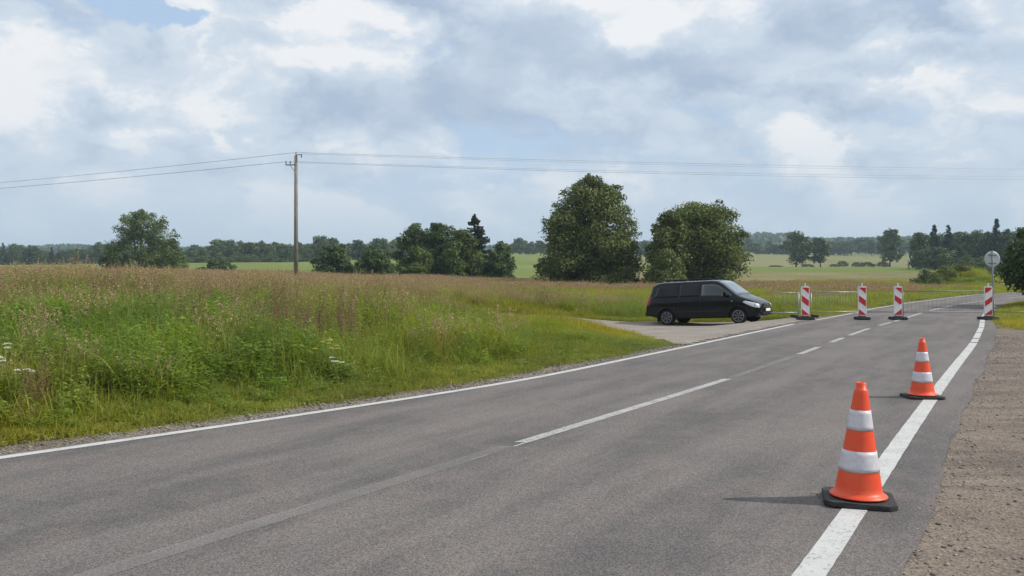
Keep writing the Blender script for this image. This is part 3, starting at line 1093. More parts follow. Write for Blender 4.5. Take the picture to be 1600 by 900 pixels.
# named far individuals on the right
far_tree('broadleaf_tree', FT[1], 1245, 345, 44, 361, 7, 'tall rounded tree, left of the two in the far right field')
far_tree('broadleaf_tree', FT[3], 1281, 340, 36, 372, 6.2, 'shorter forked tree beside the tall one in the far right field')
far_tree('broadleaf_tree', FT[3], 1391, 345, 42, 358, 6.2, 'lone upright tree in the hedge line right of the field bushes')
for (px, wp, tp, lb_) in ((1212, 22, 414, 'lowest small field bush left of the two far trees'), (1262, 22, 412, 'field bush between the two far trees'),
                          (1303, 14, 412, 'small dark field bush, first right of the forked tree'), (1317, 17, 407, 'taller dark field bush, second right of the forked tree'),
                          (1338, 15, 409, 'rounded field bush, third right of the forked tree'), (1356, 24, 409, 'wide dark field bush, fourth right of the forked tree'),
                          (1380, 20, 408, 'dark field bush touching the lone upright tree')):
    far_tree('bush', FB[0], px, 348, wp, tp, 16, lb_, 'bushes along the far field line', 'bush')
# right-hand wood
for (px, Y, wp, tp, s_, b_, lb_, nm) in (
        (1436, 262, 34, 363, FD[1], 8, 'leftmost rounded tree of the dark wood on the right', 'broadleaf_tree'),
        (1460, 268, 36, 351, FS[0], 4.6, 'first pointed conifer of the dark right wood', 'spruce_tree'),
        (1482, 266, 34, 352, FS[1], 3.8, 'second pointed conifer of the dark right wood', 'spruce_tree'),
        (1462, 245, 62, 386, FD[0], 9, 'broad lower tree in front of the dark right wood', 'broadleaf_tree'),
        (1503, 270, 40, 362, FD[1], 8, 'dark wood tree just right of the pointed conifers', 'broadleaf_tree'),
        (1527, 272, 38, 360, FD[0], 9, 'dark wood tree left of the round sign', 'broadleaf_tree'),
        (1545, 268, 30, 362, FD[1], 8, 'dark wood tree behind the round sign', 'broadleaf_tree'),
        (1557, 262, 38, 342, FS[0], 4.6, 'tallest spruce above the round sign', 'spruce_tree'),
        (1573, 266, 30, 358, FD[1], 8, 'dark wood tree right of the tallest spruce', 'broadleaf_tree'),
        (1596, 266, 40, 356, FD[0], 9, 'dark wood tree at the right frame edge', 'broadleaf_tree'),
        (1511, 235, 30, 397, FT[2], 9.5, 'pale green low tree at the foot of the dark wood', 'broadleaf_tree'),
        (1536, 232, 34, 400, FB[1], 13, 'pale bush left of the sign pole at the wood foot', 'bush'),
        (1556, 150, 30, 415, FB[0], 16, 'dark bush behind the sign pole', 'bush')):
    far_tree(nm, s_, px, Y, wp, tp, b_, lb_, cat='bush' if nm == 'bush' else 'tree')
for k_ in range(9):
    far_tree('broadleaf_tree', random.choice(FD + [FS[1]]), 1440 + k_ * 20 + random.uniform(-6, 6), 285 + random.uniform(0, 15), random.uniform(30, 42), random.uniform(361, 367), 8,
             ORD[k_] + (' from the left, ' if k_ else ' ') + 'dark tree top deep in the wood on the right', 'trees deep in the right wood')
# shrubs on the spoil heap
for (px, Y, wp, tp, s_, lb_) in ((1444, 100, 26, 419, FB[0], 'upper dark shrub at the left foot of the grassy heap'), (1432, 98, 24, 433, FB[0], 'lower dark shrub at the left foot of the grassy heap'),
                                 (1478, 104, 34, 414, FL, 'yellow green shrub on the left flank of the heap'), (1502, 105, 36, 411, FL, 'yellow green shrub on the heap top'),
                                 (1520, 106, 26, 414, FL, 'small yellow green shrub right of the heap top'), (1460, 102, 30, 424, FL, 'low green shrub on the left slope of the heap'),
                                 (1542, 118, 26, 420, FB[0], 'dark low shrub right of the heap')):
    far_tree('shrub', s_, px, Y, wp, tp, 16 if s_ is FB[0] else 13, lb_, cat='shrub')


# tree lines whose trees can be told apart
def tree_row(x0, x1, step, Y0, Y1, tops, wid, pool, label, group):
    px = x0
    k_ = 0
    while px < x1:
        s_, b_ = random.choice(pool)
        tp = np.interp(px, tops[0], tops[1]) + random.uniform(-5, 7)
        w_ = random.uniform(*wid)
        q_ = w_ / sum(wid) * 2
        far_tree('hedgerow_tree', s_, px, random.uniform(Y0, Y1), w_, tp, b_, ORD[k_] + (' from the left, ' if k_ else ', ') + ('broad' if q_ > 1.1 else 'narrow' if q_ < .9 else 'middling') + ' ' + label, group)
        px += max(step * random.uniform(.7, 1.3), 3)
        k_ += 1


pool_f = [(FT[0], 8.5), (FT[1], 7), (FT[2], 9.5), (FT[3], 6.2)]
pool_d = [(FD[0], 9), (FD[1], 8), (FT[2], 9.5), (FS[1], 5)]
tree_row(-4, 172, 9, 400, 430, ([-40, 60, 100, 150, 172], [383, 384, 387, 382, 380]), (18, 28), pool_d, 'dark tree of the left skyline row', 'dark trees along the left skyline')
tree_row(292, 625, 11, 345, 380, ([292, 320, 370, 410, 470, 500, 540, 580, 600, 625], [388, 383, 371, 376, 378, 371, 374, 382, 372, 376]), (20, 34), pool_f,
         'pale tree of the hedgerow behind the pole', 'hedgerow trees behind the pole')
tree_row(295, 480, 12, 335, 342, ([295, 480], [400, 400]), (16, 26), [(FB[1], 13), (FT[2], 9.5)], 'low bush at the foot of the hedgerow behind the pole', 'low hedgerow growth behind the pole')
tree_row(790, 860, 13, 520, 560, ([790, 820, 860], [380, 371, 382]), (18, 26), pool_f, 'far tree in the gap left of the tallest tree', 'far hedgerow trees left of the tallest tree')
tree_row(985, 1015, 12, 520, 560, ([985, 1015], [378, 380]), (18, 26), pool_f, 'far tree in the gap right of the tallest tree', 'far hedgerow trees in the gap')
tree_row(1160, 1435, 10, 640, 690, ([1160, 1230, 1300, 1350, 1435], [379, 377, 374, 376, 376]), (18, 30), pool_f + pool_d[:2],
         'bluish tree of the distant row behind the stubble field', 'distant trees behind the stubble field')


# ridge woods: one mass
def wood(name, pts, label, mat, hscale=1.0, nq=26, leaf=2.6):
    P, T_ = [], []
    for (x, y, h) in pts:
        n = nq
        u = rng.random(n)
        rad = h * .38 * np.sqrt(np.clip(1 - (2 * u - .9) ** 2, .05, 1))
        a = rng.random(n) * 6.283
        P.append(np.stack([x + np.cos(a) * rad * rng.uniform(.3, 1, n), y + np.sin(a) * rad, ground_z(x, y) + h * (.12 + .88 * u)], -1))
        T_.append(rng.uniform(.6, 1.3, n)[:, None] * rng.uniform(.75, 1.2) * np.ones((1, 3)))
    P = np.concatenate(P)
    T_ = np.concatenate(T_)
    N = unit(rand_dir(len(P)) + vcol(0, -.4, .5))
    V, Fc, tc = leaf_quads(P, N, leaf * rng.uniform(.7, 1.3, len(P)), T_, .8)
    o = obj(name, mesh_np(name, V, Fc, [mat], tc))
    tag(o, label, kind='stuff')


pts = []
for k in range(2600):
    px = random.uniform(-500, 2100)
    Y = random.uniform(1150, 1700)
    X = P2W(px, Y)
    tp = np.interp(px, [-500, 0, 80, 115, 160, 250, 500, 800, 980, 1150, 1180, 1235, 1262, 1300, 1400, 1600, 2100],
                   [388, 386, 383, 381, 386, 388, 382, 384, 380, 366, 363, 364, 371, 372, 370, 362, 366])
    full_h = hgt_of(tp, X, Y)
    pts.append((X, Y, min(full_h, 26) * random.uniform(.82, 1.02) if full_h > 4 else 6))
wood('forest', pts, 'blue hazy wooded ridge along the horizon', m_leaf_far, nq=40, leaf=2.7)
pts = []
for k in range(500):
    px = random.uniform(-60, 640)
    Y = random.uniform(520, 800)
    X = P2W(px, Y)
    pts.append((X, Y, max(4, min(16, hgt_of(np.interp(px, [0, 300, 640], [397, 395, 390]), X, Y)) * random.uniform(.8, 1))))
wood('forest', pts, 'continuous woodland band behind the left hedgerows', m_leaf_far, nq=40, leaf=1.5)

# ------------------------------------------------------------------ meadow plants: templates and scatter
m_blade = leaf_mat('grass_blade', (.198, .245, .044), .42, inst=True, rough=.5)
m_seed = leaf_mat('seed_head', (.36, .30, .21), .25, inst=False, rough=.8)
m_dock = leaf_mat('dock_seed', (.19, .125, .075), .15, inst=False, rough=.8)
m_flower = leaf_mat('white_flower', (.75, .75, .70), .3, inst=False, rough=.7)
m_yellow = leaf_mat('yellow_flower', (.65, .55, .14), .3, inst=False, rough=.7)


class Tuft:
    def __init__(s):
        s.V, s.F, s.T, s.M, s.n = [], [], [], [], 0

    def quads(s, V, Fc, T_, m):
        s.V.append(V)
        s.F.append(Fc + s.n)
        s.T.append(T_)
        s.M.append(np.full(len(Fc), m))
        s.n += len(V)

    def blades(s, n, rad, h0, h1, w, lean=.45, m=0, tint=None, seg=3):
        a = rng.random(n) * 6.283
        r0 = np.sqrt(rng.random(n)) * rad
        B = np.stack([np.cos(a) * r0, np.sin(a) * r0, np.full(n, -.02)], -1)
        h = rng.uniform(h0, h1, n)
        la = rng.random(n) * 6.283
        ld = np.stack([np.cos(la), np.sin(la), np.zeros(n)], -1)
        ln = np.abs(rng.normal(0, lean, n)) + .05
        side = np.stack([-np.sin(la), np.cos(la), np.zeros(n)], -1)
        ta = rng.normal(0, .8, n)
        side = unit(side * np.cos(ta)[:, None] + ld * np.sin(ta)[:, None])
        V = []
        for k in range(seg + 1):
            u = k / seg
            c_ = B + ld * (ln * h * u ** 2)[:, None] + np.stack([np.zeros(n), np.zeros(n), h * (u - .35 * np.minimum(ln, 1.2) * u ** 2.5)], -1)
            ww = w * (1 - u ** 1.6) * (.5 + .5 * min(1, u * 4 + .4)) + .0006
            V += [c_ - side * ww, c_ + side * ww]
        V = np.stack(V, 1)
        nv = 2 * (seg + 1)
        q = np.array([[2 * k, 2 * k + 1, 2 * k + 3, 2 * k + 2] for k in range(seg)])
        Fc = (q[None] + (np.arange(n) * nv)[:, None, None]).reshape(-1, 4)
        tt = rng.uniform(.65, 1.35, n)[:, None] * (vcol(1, 1, 1) if tint is None else tint) * (1 + rng.uniform(0, .35, n)[:, None] * vcol(1, .25, 0))
        T_ = np.repeat(tt, nv, axis=0)
        s.quads(V.reshape(-1, 3), Fc, T_, m)
        return B, h, ld, ln

    def heads(s, B, h, ld, ln, nper, length, spread, size, m, tint=(1, 1, 1), u0=.78):
        n = len(B)
        u = rng.uniform(u0, 1.02, (n, nper))
        c_ = B[:, None] + ld[:, None] * (ln[:, None] * h[:, None] * u ** 2)[..., None]
        c_[..., 2] += h[:, None] * (u - .35 * np.minimum(ln, 1.2)[:, None] * u ** 2.5)
        taper = (1 - np.abs((u - (u0 + 1) / 2) / (1 - u0 + .02) * 1.6) ** 2).clip(.2, 1)
        c_ += rng.normal(0, spread, (n, nper, 3)) * taper[..., None] * vcol(1, 1, .5)
        c_ = c_.reshape(-1, 3)
        N = rand_dir(len(c_))
        tt = rng.uniform(.6, 1.4, len(c_))[:, None] * vcol(*tint)
        V, Fc, T_ = leaf_quads(c_, N, size * rng.uniform(.6, 1.4, len(c_)), tt, .45)
        s.quads(V, Fc, T_, m)

    def leaves_on(s, n_st, rad, h0, h1, nleaf, size, m=0, tint=(1, 1, 1), aspect=.32, bushy=.09):
        a = rng.random(n_st) * 6.283
        r0 = np.sqrt(rng.random(n_st)) * rad
        B = np.stack([np.cos(a) * r0, np.sin(a) * r0, np.zeros(n_st)], -1)
        h = rng.uniform(h0, h1, n_st)
        lean = rng.normal(0, .12, (n_st, 2))
        # stems
        for i in range(n_st):
            pass
        k = rng.integers(0, n_st, nleaf)
        u = rng.random(nleaf) ** .75
        c_ = B[k] + np.stack([lean[k, 0] * h[k] * u, lean[k, 1] * h[k] * u, h[k] * u], -1)
        an = rng.random(nleaf) * 6.283
        outd = np.stack([np.cos(an), np.sin(an), rng.uniform(-.3, .6, nleaf)], -1)
        L = size * (1.25 - u * .8) * rng.uniform(.7, 1.2, nleaf)
        c0 = c_ + outd * (bushy * (1.1 - u) * rng.random(nleaf))[:, None]
        N = unit(np.stack([-np.cos(an) * .3, -np.sin(an) * .3, np.ones(nleaf)], -1) + rand_dir(nleaf) * .55)
        side = unit(np.cross(N, outd))
        tip = c0 + unit(outd) * L[:, None] * 2 + vcol(0, 0, -.3) * L[:, None]
        mid = c0 + unit(outd) * L[:, None] * .9
        V = np.stack([c0, mid + side * (L * aspect)[:, None], tip, mid - side * (L * aspect)[:, None]], 1)
        tt = rng.uniform(.65, 1.4, nleaf)[:, None] * vcol(*tint)
        s.quads(V.reshape(-1, 3), np.arange(4 * nleaf).reshape(-1, 4), np.repeat(tt, 4, axis=0), m)
        return B, h, lean

    def mesh(s, name, mats):
        return mesh_np(name, np.concatenate(s.V), np.concatenate(s.F), mats, np.concatenate(s.T), np.concatenate(s.M))


MS = [m_blade, m_seed, m_dock, m_flower, m_yellow]


def t_lush(i):
    q = Tuft()
    q.blades(44, .26, .35, .85, .0075, .5)
    q.blades(26, .30, .25, .55, .011, .85)
    return q.mesh('lush_tuft', MS)


def t_seed(i):
    q = Tuft()
    q.blades(34, .26, .3, .7, .005, .45)
    r_ = q.blades(18, .24, .72, 1.08, .0022, .22, m=1, tint=vcol(.8, .75, .6))
    q.heads(*r_, 20, .2, .011, .014, 1, (1.0, .86, .80) if i % 2 else (1.1, 1.0, .82), .76)
    return q.mesh('seed_tuft', MS)


def t_leafy(i):
    q = Tuft()
    if i % 2:
        q.leaves_on(9, .22, .45, .9, 230, .045, tint=(.85, 1.0, .9))
        q.blades(16, .28, .3, .75, .007, .5)
    else:
        q.leaves_on(7, .26, .35, .8, 150, .066, tint=(1.05, 1.1, .9), aspect=.42)
        q.blades(14, .28, .3, .7, .007, .5)
    return q.mesh('leafy_weed', MS)


def t_dock(i):
    q = Tuft()
    q.blades(22, .24, .25, .6, .006, .5)
    r_ = q.blades(9, .18, .75, 1.12, .004, .1, m=2)
    q.heads(*r_, 60, .4, .022, .010, 2, (1, 1, 1), .42)
    r_ = q.blades(5, .2, .6, .9, .003, .15, m=1)
    q.heads(*r_, 24, .4, .016, .010, 1, (.8, .62, .5), .6)
    return q.mesh('dock_clump', MS)


def t_verge(i):
    q = Tuft()
    q.blades(90, .24, .06, .24, .0045, .95, seg=2)
    q.leaves_on(14, .24, .03, .15, 70, .022, tint=(1.0, 1.0, .9), aspect=.45)
    return q.mesh('verge_tuft', MS)


def t_far(i):
    q = Tuft()
    q.blades(44, .55, .4, .9, .013, .45, seg=2)
    r_ = q.blades(30, .55, .7, 1.05, .005, .2, m=1, seg=2, tint=vcol(.8, .75, .6))
    q.heads(*r_, 7, .2, .02, .032, 1, (1.0, .84, .78), .74)
    return q.mesh('far_tuft', MS)


def t_farg(i):
    q = Tuft()
    q.blades(70, .55, .35, .85, .014, .5, seg=2)
    q.leaves_on(14, .5, .4, .8, 60, .07, tint=(1, 1, .9))
    return q.mesh('far_green_tuft', MS)


def scatter(name, label, tmpl, nvar, X, Y, S, rx, tint, zoff=0.0):
    """one object whose points carry grass tufts (geometry nodes)"""
    n = len(X)
    if not n:
        return
    sets = []
    for i in range(nvar):
        me = tmpl(i)
        o = bpy.data.objects.new(name + '_tuft', me)      # template, never linked to the scene
        sets.append(o)
    me = bpy.data.meshes.new(name)
    me.vertices.add(n)
    Z = ground_z(X, Y) + zoff
    me.vertices.foreach_set('co', np.stack([X, Y, Z], -1).astype(np.float32).ravel())

    def attr(nm, typ, key, val):
        a_ = me.attributes.new(nm, typ, 'POINT')
        a_.data.foreach_set(key, val)
    rot = np.stack([rng.normal(0, .07, n), rng.normal(0, .07, n), rng.random(n) * 6.283], -1)
    attr('rot', 'FLOAT_VECTOR', 'vector', rot.astype(np.float32).ravel())
    attr('scl', 'FLOAT_VECTOR', 'vector', np.stack([rx, rx, S], -1).astype(np.float32).ravel())
    attr('vid', 'INT', 'value', rng.integers(0, nvar, n).astype(np.int32))
    ca = me.attributes.new('itint', 'FLOAT_COLOR', 'POINT')
    cc_ = np.ones((n, 4), np.float32)
    cc_[:, :3] = tint
    ca.data.foreach_set('color', cc_.ravel())
    o = obj(name, me)
    tag(o, label, kind='stuff')
    ng = bpy.data.node_groups.new(name + '_nodes', 'GeometryNodeTree')
    ng.interface.new_socket('Geometry', in_out='INPUT', socket_type='NodeSocketGeometry')
    ng.interface.new_socket('Geometry', in_out='OUTPUT', socket_type='NodeSocketGeometry')
    gi, go = ng.nodes.new('NodeGroupInput'), ng.nodes.new('NodeGroupOutput')
    m2p = ng.nodes.new('GeometryNodeMeshToPoints')
    ng.links.new(gi.outputs[0], m2p.inputs['Mesh'])
    g2i = ng.nodes.new('GeometryNodeGeometryToInstance')
    for s_ in reversed(sets):
        oi = ng.nodes.new('GeometryNodeObjectInfo')
        oi.inputs['Object'].default_value = s_
        oi.inputs['As Instance'].default_value = False
        ng.links.new(oi.outputs['Geometry'], g2i.inputs[0])

    def na(nm, typ):
        nd = ng.nodes.new('GeometryNodeInputNamedAttribute')
        nd.data_type = typ
        nd.inputs['Name'].default_value = nm
        return nd.outputs['Attribute']
    iop = ng.nodes.new('GeometryNodeInstanceOnPoints')
    ng.links.new(m2p.outputs[0], iop.inputs['Points'])
    ng.links.new(g2i.outputs[0], iop.inputs['Instance'])
    iop.inputs['Pick Instance'].default_value = True
    ng.links.new(na('vid', 'INT'), iop.inputs['Instance Index'])
    e2r = ng.nodes.new('FunctionNodeEulerToRotation')
    ng.links.new(na('rot', 'FLOAT_VECTOR'), e2r.inputs[0])
    ng.links.new(e2r.outputs[0], iop.inputs['Rotation'])
    ng.links.new(na('scl', 'FLOAT_VECTOR'), iop.inputs['Scale'])
    ng.links.new(iop.outputs[0], go.inputs[0])
    md = o.modifiers.new('scatter', 'NODES')
    md.node_group = ng
    return o


def candidates(n, y0, y1, lx=-.72, rx_=.75, pw=1.0):
    Y = np.sqrt(y0 ** 2 + rng.random(n) * (y1 ** 2 - y0 ** 2)) if pw == 1 else y0 + (y1 - y0) * rng.random(n) ** pw
    X = Y * rng.uniform(lx, rx_, n)
    return X, Y


def gravel_gap(Y):
    return np.interp(Y, [0, 7, 14, 22, 60, 118], [.50, .46, .50, .5, .35, .3]) + .13


def side_d(X, Y):
    """distance from the bare ground on the left of the road, metres (negative on road or gravel)"""
    dl = (XL(Y) - X) / np.interp(Y, YT, np.sqrt(1 + np.gradient(TL, YT) ** 2)) - gravel_gap(Y) + .05
    pd = poly_dist(X, Y, LAYBY) - .25
    pd = np.where((Y > 20.8) & (Y < 32) & (X > 4.5), -1, pd)
    return np.minimum(dl, pd)


def tall_factor(X, Y, dd_):
    """how tall the growth is: short at the verge, waist high in the meadow"""
    k = .24 + .76 * sst(.3, 2.1, dd_ + fbm(X, Y, 1.1, 71) * .7)
    tip = sst(-3.2, .5, X) * sst(40, 34, Y) * sst(16, 19, Y)     # low grass on the tongue before the lay-by
    return k * (1 - .5 * tip) * (1 + .28 * fbm(X, Y, 1.7, 72))


def zone_tint(X, Y):
    px = 800 + 1400 * X / Y
    a, b, c_ = fbm(X, Y, 3.2, 81), fbm(X, Y, 1.1, 82), fbm(X, Y, 7, 83)
    base = np.stack([1 + .26 * a + .22 * b, 1 + .12 * a + .24 * b, 1 - .1 * a], -1)
    yel = sst(.05, .55, c_) * .5
    base = lerp(base, base * vcol(1.30, 1.12, .75), yel)
    deep = sst(.0, .5, fbm(X, Y, 4.5, 84)) * .5
    base = lerp(base, base * vcol(.72, .88, .85), deep)
    lf = sst(140, 30, px) * sst(13, 10, Y)
    base = lerp(base, base * vcol(1.1, 1.04, .9), lf)
    return base


# tall meadow, near
X, Y = candidates(26000, 7.5, 46)
D = side_d(X, Y)
ok = (D > .35) & (rng.random(len(X)) < np.interp(Y, [8, 20, 46], [1, .75, .5]))
X, Y, D = X[ok], Y[ok], D[ok]
tf = tall_factor(X, Y, D) * (1 + .22 * fbm(X, Y, 2.0, 85))
px = 800 + 1400 * X / Y
seedp = np.clip(.02 + (.50 + .3 * fbm(X, Y, 2.4, 96)) * sst(24, 39, Y + 8.0 * fbm(X, Y, 4, 86)) * sst(1150, 600, px) + .28 * sst(.1, .6, fbm(X, Y, 3, 87)) * sst(12, 19, Y), 0, 1) * sst(.5, .8, tf)
dockp = .40 * sst(.22, .6, fbm(X, Y, 2.6, 88)) * sst(.45, .8, tf) + .75 * np.exp(-(((X + 3.9) / 1.3) ** 2 + ((Y - 16.5) / 1.6) ** 2)) \
    + .5 * np.exp(-(((X + 9.4) / 2.2) ** 2 + ((Y - 22) / 3) ** 2)) + .5 * np.exp(-(((X + 5.6) / .5) ** 2 + ((Y - 9.6) / .7) ** 2))
leafp = .42 + .45 * sst(-.2, .35, fbm(X, Y, 2.2, 89)) * sst(40, 20, Y)
u = rng.random(len(X))
kd = u < dockp * .6
ks = ~kd & (rng.random(len(X)) < seedp)
kl = ~kd & ~ks & (rng.random(len(X)) < leafp)
kg = ~kd & ~ks & ~kl
zt = zone_tint(X, Y)
dry = sst(27, 44, Y + 3 * fbm(X, Y, 5, 90)) * sst(1000, 500, px)
zts = lerp(zt, zt * vcol(1.6, 1.2, 1.2), dry * .8)


def sc_(k, mul=1.0):
    return np.maximum(.16, tf[k] * rng.uniform(.75, 1.18, k.sum()) * mul), (.55 + .55 * tf[k]) * rng.uniform(.9, 1.2, k.sum())


S_, R_ = sc_(kg)
scatter('meadow_grass', 'lush tall green grass filling the bank left of the road', t_lush, 4, X[kg], Y[kg], S_, R_, zts[kg])
S_, R_ = sc_(ks)
scatter('seeding_grass', 'tall grass with pinkish tan seed heads on the upper meadow', t_seed, 4, X[ks], Y[ks], S_, R_, zts[ks] * vcol(1.15, 1, .9))
S_, R_ = sc_(kl, 1.0)
scatter('leafy_weeds', 'leafy green weeds mixed through the bank', t_leafy, 4, X[kl], Y[kl], S_, R_, zts[kl] * vcol(.92, .98, .9))
S_, R_ = sc_(kd, 1.02)
scatter('dock_weeds', 'rusty brown dock stalks standing in the meadow', t_dock, 3, X[kd], Y[kd], S_, R_, zts[kd])

# short verge grass on the left, thick
X, Y = candidates(30000, 6.8, 32, -.72, .32)
D = side_d(X, Y)
ok = (D + fbm(X, Y, .6, 91) * .14 > -.02) & (D < 2.6) & (rng.random(len(X)) < np.interp(D, [0, .15, 1.5, 2.6], [.6, 1, .9, .2]))
X, Y, D = X[ok], Y[ok], D[ok]
scatter('verge_grass', 'short yellowish green grass along the left verge', t_verge, 4, X, Y, np.interp(D, [0, .3, 1.0, 2], [.45, .7, 1.0, 1.5]) * rng.uniform(.7, 1.2, len(X)),
        rng.uniform(.8, 1.15, len(X)), zone_tint(X, Y) * vcol(1.06, 1.0, 1.1) * rng.uniform(.8, 1.2, len(X))[:, None])
# low grass on the tongue, the far edge of the lay-by and around
X, Y = candidates(16000, 24, 50, -.2, .42)
D = side_d(X, Y)
ok = (D > .0) & (D < 3)
X, Y, D = X[ok], Y[ok], D[ok]
scatter('verge_grass', 'short green grass fringing the gravel lay-by', t_verge, 3, X, Y, np.interp(D, [0, .5, 3], [.8, 1.4, 2.2]) * rng.uniform(.7, 1.2, len(X)),
        rng.uniform(1.1, 1.6, len(X)), zone_tint(X, Y) * vcol(1.22, 1.08, .95))

# meadow beyond, left of the road, out to the fields
X, Y = candidates(26000, 40, 112, -.72, .60)
D = side_d(X, Y)
ok = (D > .4) & (rng.random(len(X)) < np.interp(Y, [40, 112], [1, .75])) & ~((X > 43) & (Y > 90))
X, Y, D = X[ok], Y[ok], D[ok]
px = 800 + 1400 * X / Y
tf = (.45 + .55 * sst(.3, 3, D)) * (1 + .2 * fbm(X, Y, 4, 92))
gr = .34 + .66 * sst(-.3, .3, fbm(X, Y, 6, 93) + 1.0 * sst(72, 46, Y) * sst(600, 850, px) + .6 * sst(4, 1, D)) + .0
kg = rng.random(len(X)) < gr
zt = zone_tint(X, Y)
scatter('far_meadow_grass', 'green patches of tall grass in the middle distance', t_farg, 3, X[kg], Y[kg], tf[kg] * rng.uniform(.65, 1.0, kg.sum()), rng.uniform(1, 1.5, kg.sum()), zt[kg] * vcol(1.12, 1.06, 1.05))
ks = ~kg
scatter('far_seeding_grass', 'russet seeding grass in the middle distance', t_far, 3, X[ks], Y[ks], tf[ks] * rng.uniform(.6, .95, ks.sum()), rng.uniform(1, 1.5, ks.sum()), zt[ks] * vcol(1.6, 1.25, 1.2))

# right verge
X, Y = candidates(15000, 18, 75, .38, .80)
dr = X - XR(Y) - .5
ok = (dr > dirt_w(Y) - .1 + fbm(X, Y, .8, 94) * .3) & (dr < 26)
X, Y = X[ok], Y[ok]
dr = dr[ok]
scatter('right_verge_grass', 'dry green grass on the right verge beyond the dirt', t_verge, 3, X, Y, np.interp(dr, [0, 1, 6], [.8, 1.4, 2.4]) * rng.uniform(.7, 1.2, len(X)) * np.interp(Y, [20, 30], [.7, 1]),
        rng.uniform(1, 1.7, len(X)), zone_tint(X, Y) * vcol(1.35, 1.15, 1.1))
# rough grass over the spoil heap and beyond the bend
X = rng.uniform(42, 90, 8000)
Y = rng.uniform(86, 135, 8000)
ok = (XL(Y) - X > 1.5)
bare = (X > 54.6) & (X < 58.6) & (Y < 108)
ok &= ~(bare & (rng.random(8000) < .75))
X, Y = X[ok], Y[ok]
scatter('heap_grass', 'yellow green growth covering the earth heap past the bend', t_farg, 3, X, Y, rng.uniform(.4, .75, len(X)), rng.uniform(1, 1.6, len(X)), zone_tint(X, Y) * vcol(1.3, 1.2, 1.1))


# single wild flowers that stand out of the bank
def wildflower(x, y, h, label, mat, nst=7, white=True):
    root = empty('wildflower', (x, y, float(ground_z(x, y)) - .02), random.uniform(0, 6))
    tag(root, label, 'wildflower')
    mb = MB()
    tops = []
    for k in range(nst):
        a = random.uniform(0, 6.28)
        l_ = random.uniform(.05, .22)
        hh_ = h * random.uniform(.75, 1.0)
        tp = Vector((math.cos(a) * l_, math.sin(a) * l_, hh_))
        mb.path([(0, 0, 0), (tp.x * .3, tp.y * .3, hh_ * .5), tp], [.005, .004, .002], 5)
        tops.append(tp)
    mb.build('stem', m_stem, root)
    for tp in tops:
        q = Tuft()
        n = 60
        r_ = random.uniform(.03, .05)
        a = rng.random(n) * 6.283
        rd = np.sqrt(rng.random(n)) * r_
        Pp = np.stack([tp.x + np.cos(a) * rd, tp.y + np.sin(a) * rd, tp.z + .012 - rd ** 2 * 6 + rng.normal(0, .003, n)], -1)
        V, Fc, T_ = leaf_quads(Pp, unit(rand_dir(n) * .5 + vcol(0, 0, 1)), .008 * np.ones(n), np.ones((n, 3)) * rng.uniform(.8, 1.1, n)[:, None], .8)
        obj('flower_head', mesh_np('flower_head', V, Fc, [mat], T_), root)
    q = Tuft()
    q.leaves_on(5, .06, h * .4, h * .7, 60, .03)
    q.blades(1, .01, .1, .2, .002)
    me = q.mesh('foliage', [m_leaf_mid])
    me.polygons.foreach_set('material_index', np.zeros(len(me.polygons), np.int32))
    obj('foliage', me, root)


m_stem = simple_mat('stem', (.13, .17, .05), .7)
wildflower(-5.72, 9.9, .86, 'white flat-topped wildflower cluster at the far left edge of the bank', m_flower, 9)
wildflower(-5.42, 9.75, .72, 'smaller white wildflower just right of the leftmost cluster', m_flower, 4)
wildflower(-2.72, 13.1, .66, 'creamy wildflower cluster on the bank left of the road centre', m_yellow, 8)
wildflower(-2.45, 12.6, .5, 'low white wildflower right of the creamy cluster', m_flower, 4)
wildflower(-6.3, 19.2, .8, 'pale wildflower high on the bank', m_flower, 5)

# ------------------------------------------------------------------ traffic cones
def cone_mat():
    m, t, out = new_mat('cone_plastic')
    P = t.n('ShaderNodeTexCoord').outputs['Object']
    n = t.noise(P, 9, 6, .65)
    c = t.mix(t.ramp(n, .35, .7), (.78, .070, .020), (.72, .100, .034))
    c = t.mix(t.ramp(t.noise(P, 40, 4, .7), .62, .75, 0, .35), c, (.45, .12, .07))
    p = principled(t, out, c, .42, .4)
    p.inputs['Subsurface Weight'].default_value = .08
    p.inputs['Subsurface Radius'].default_value = (.02, .006, .003)
    return m


m_cone = cone_mat()
m_band = simple_mat('reflective_band', (.58, .555, .58), .35, .5, var=.07, scale=30, bump=.1)
m_rubber = simple_mat('black_rubber', (.034, .033, .034), .75, .3, var=.35, scale=14, bump=.4)


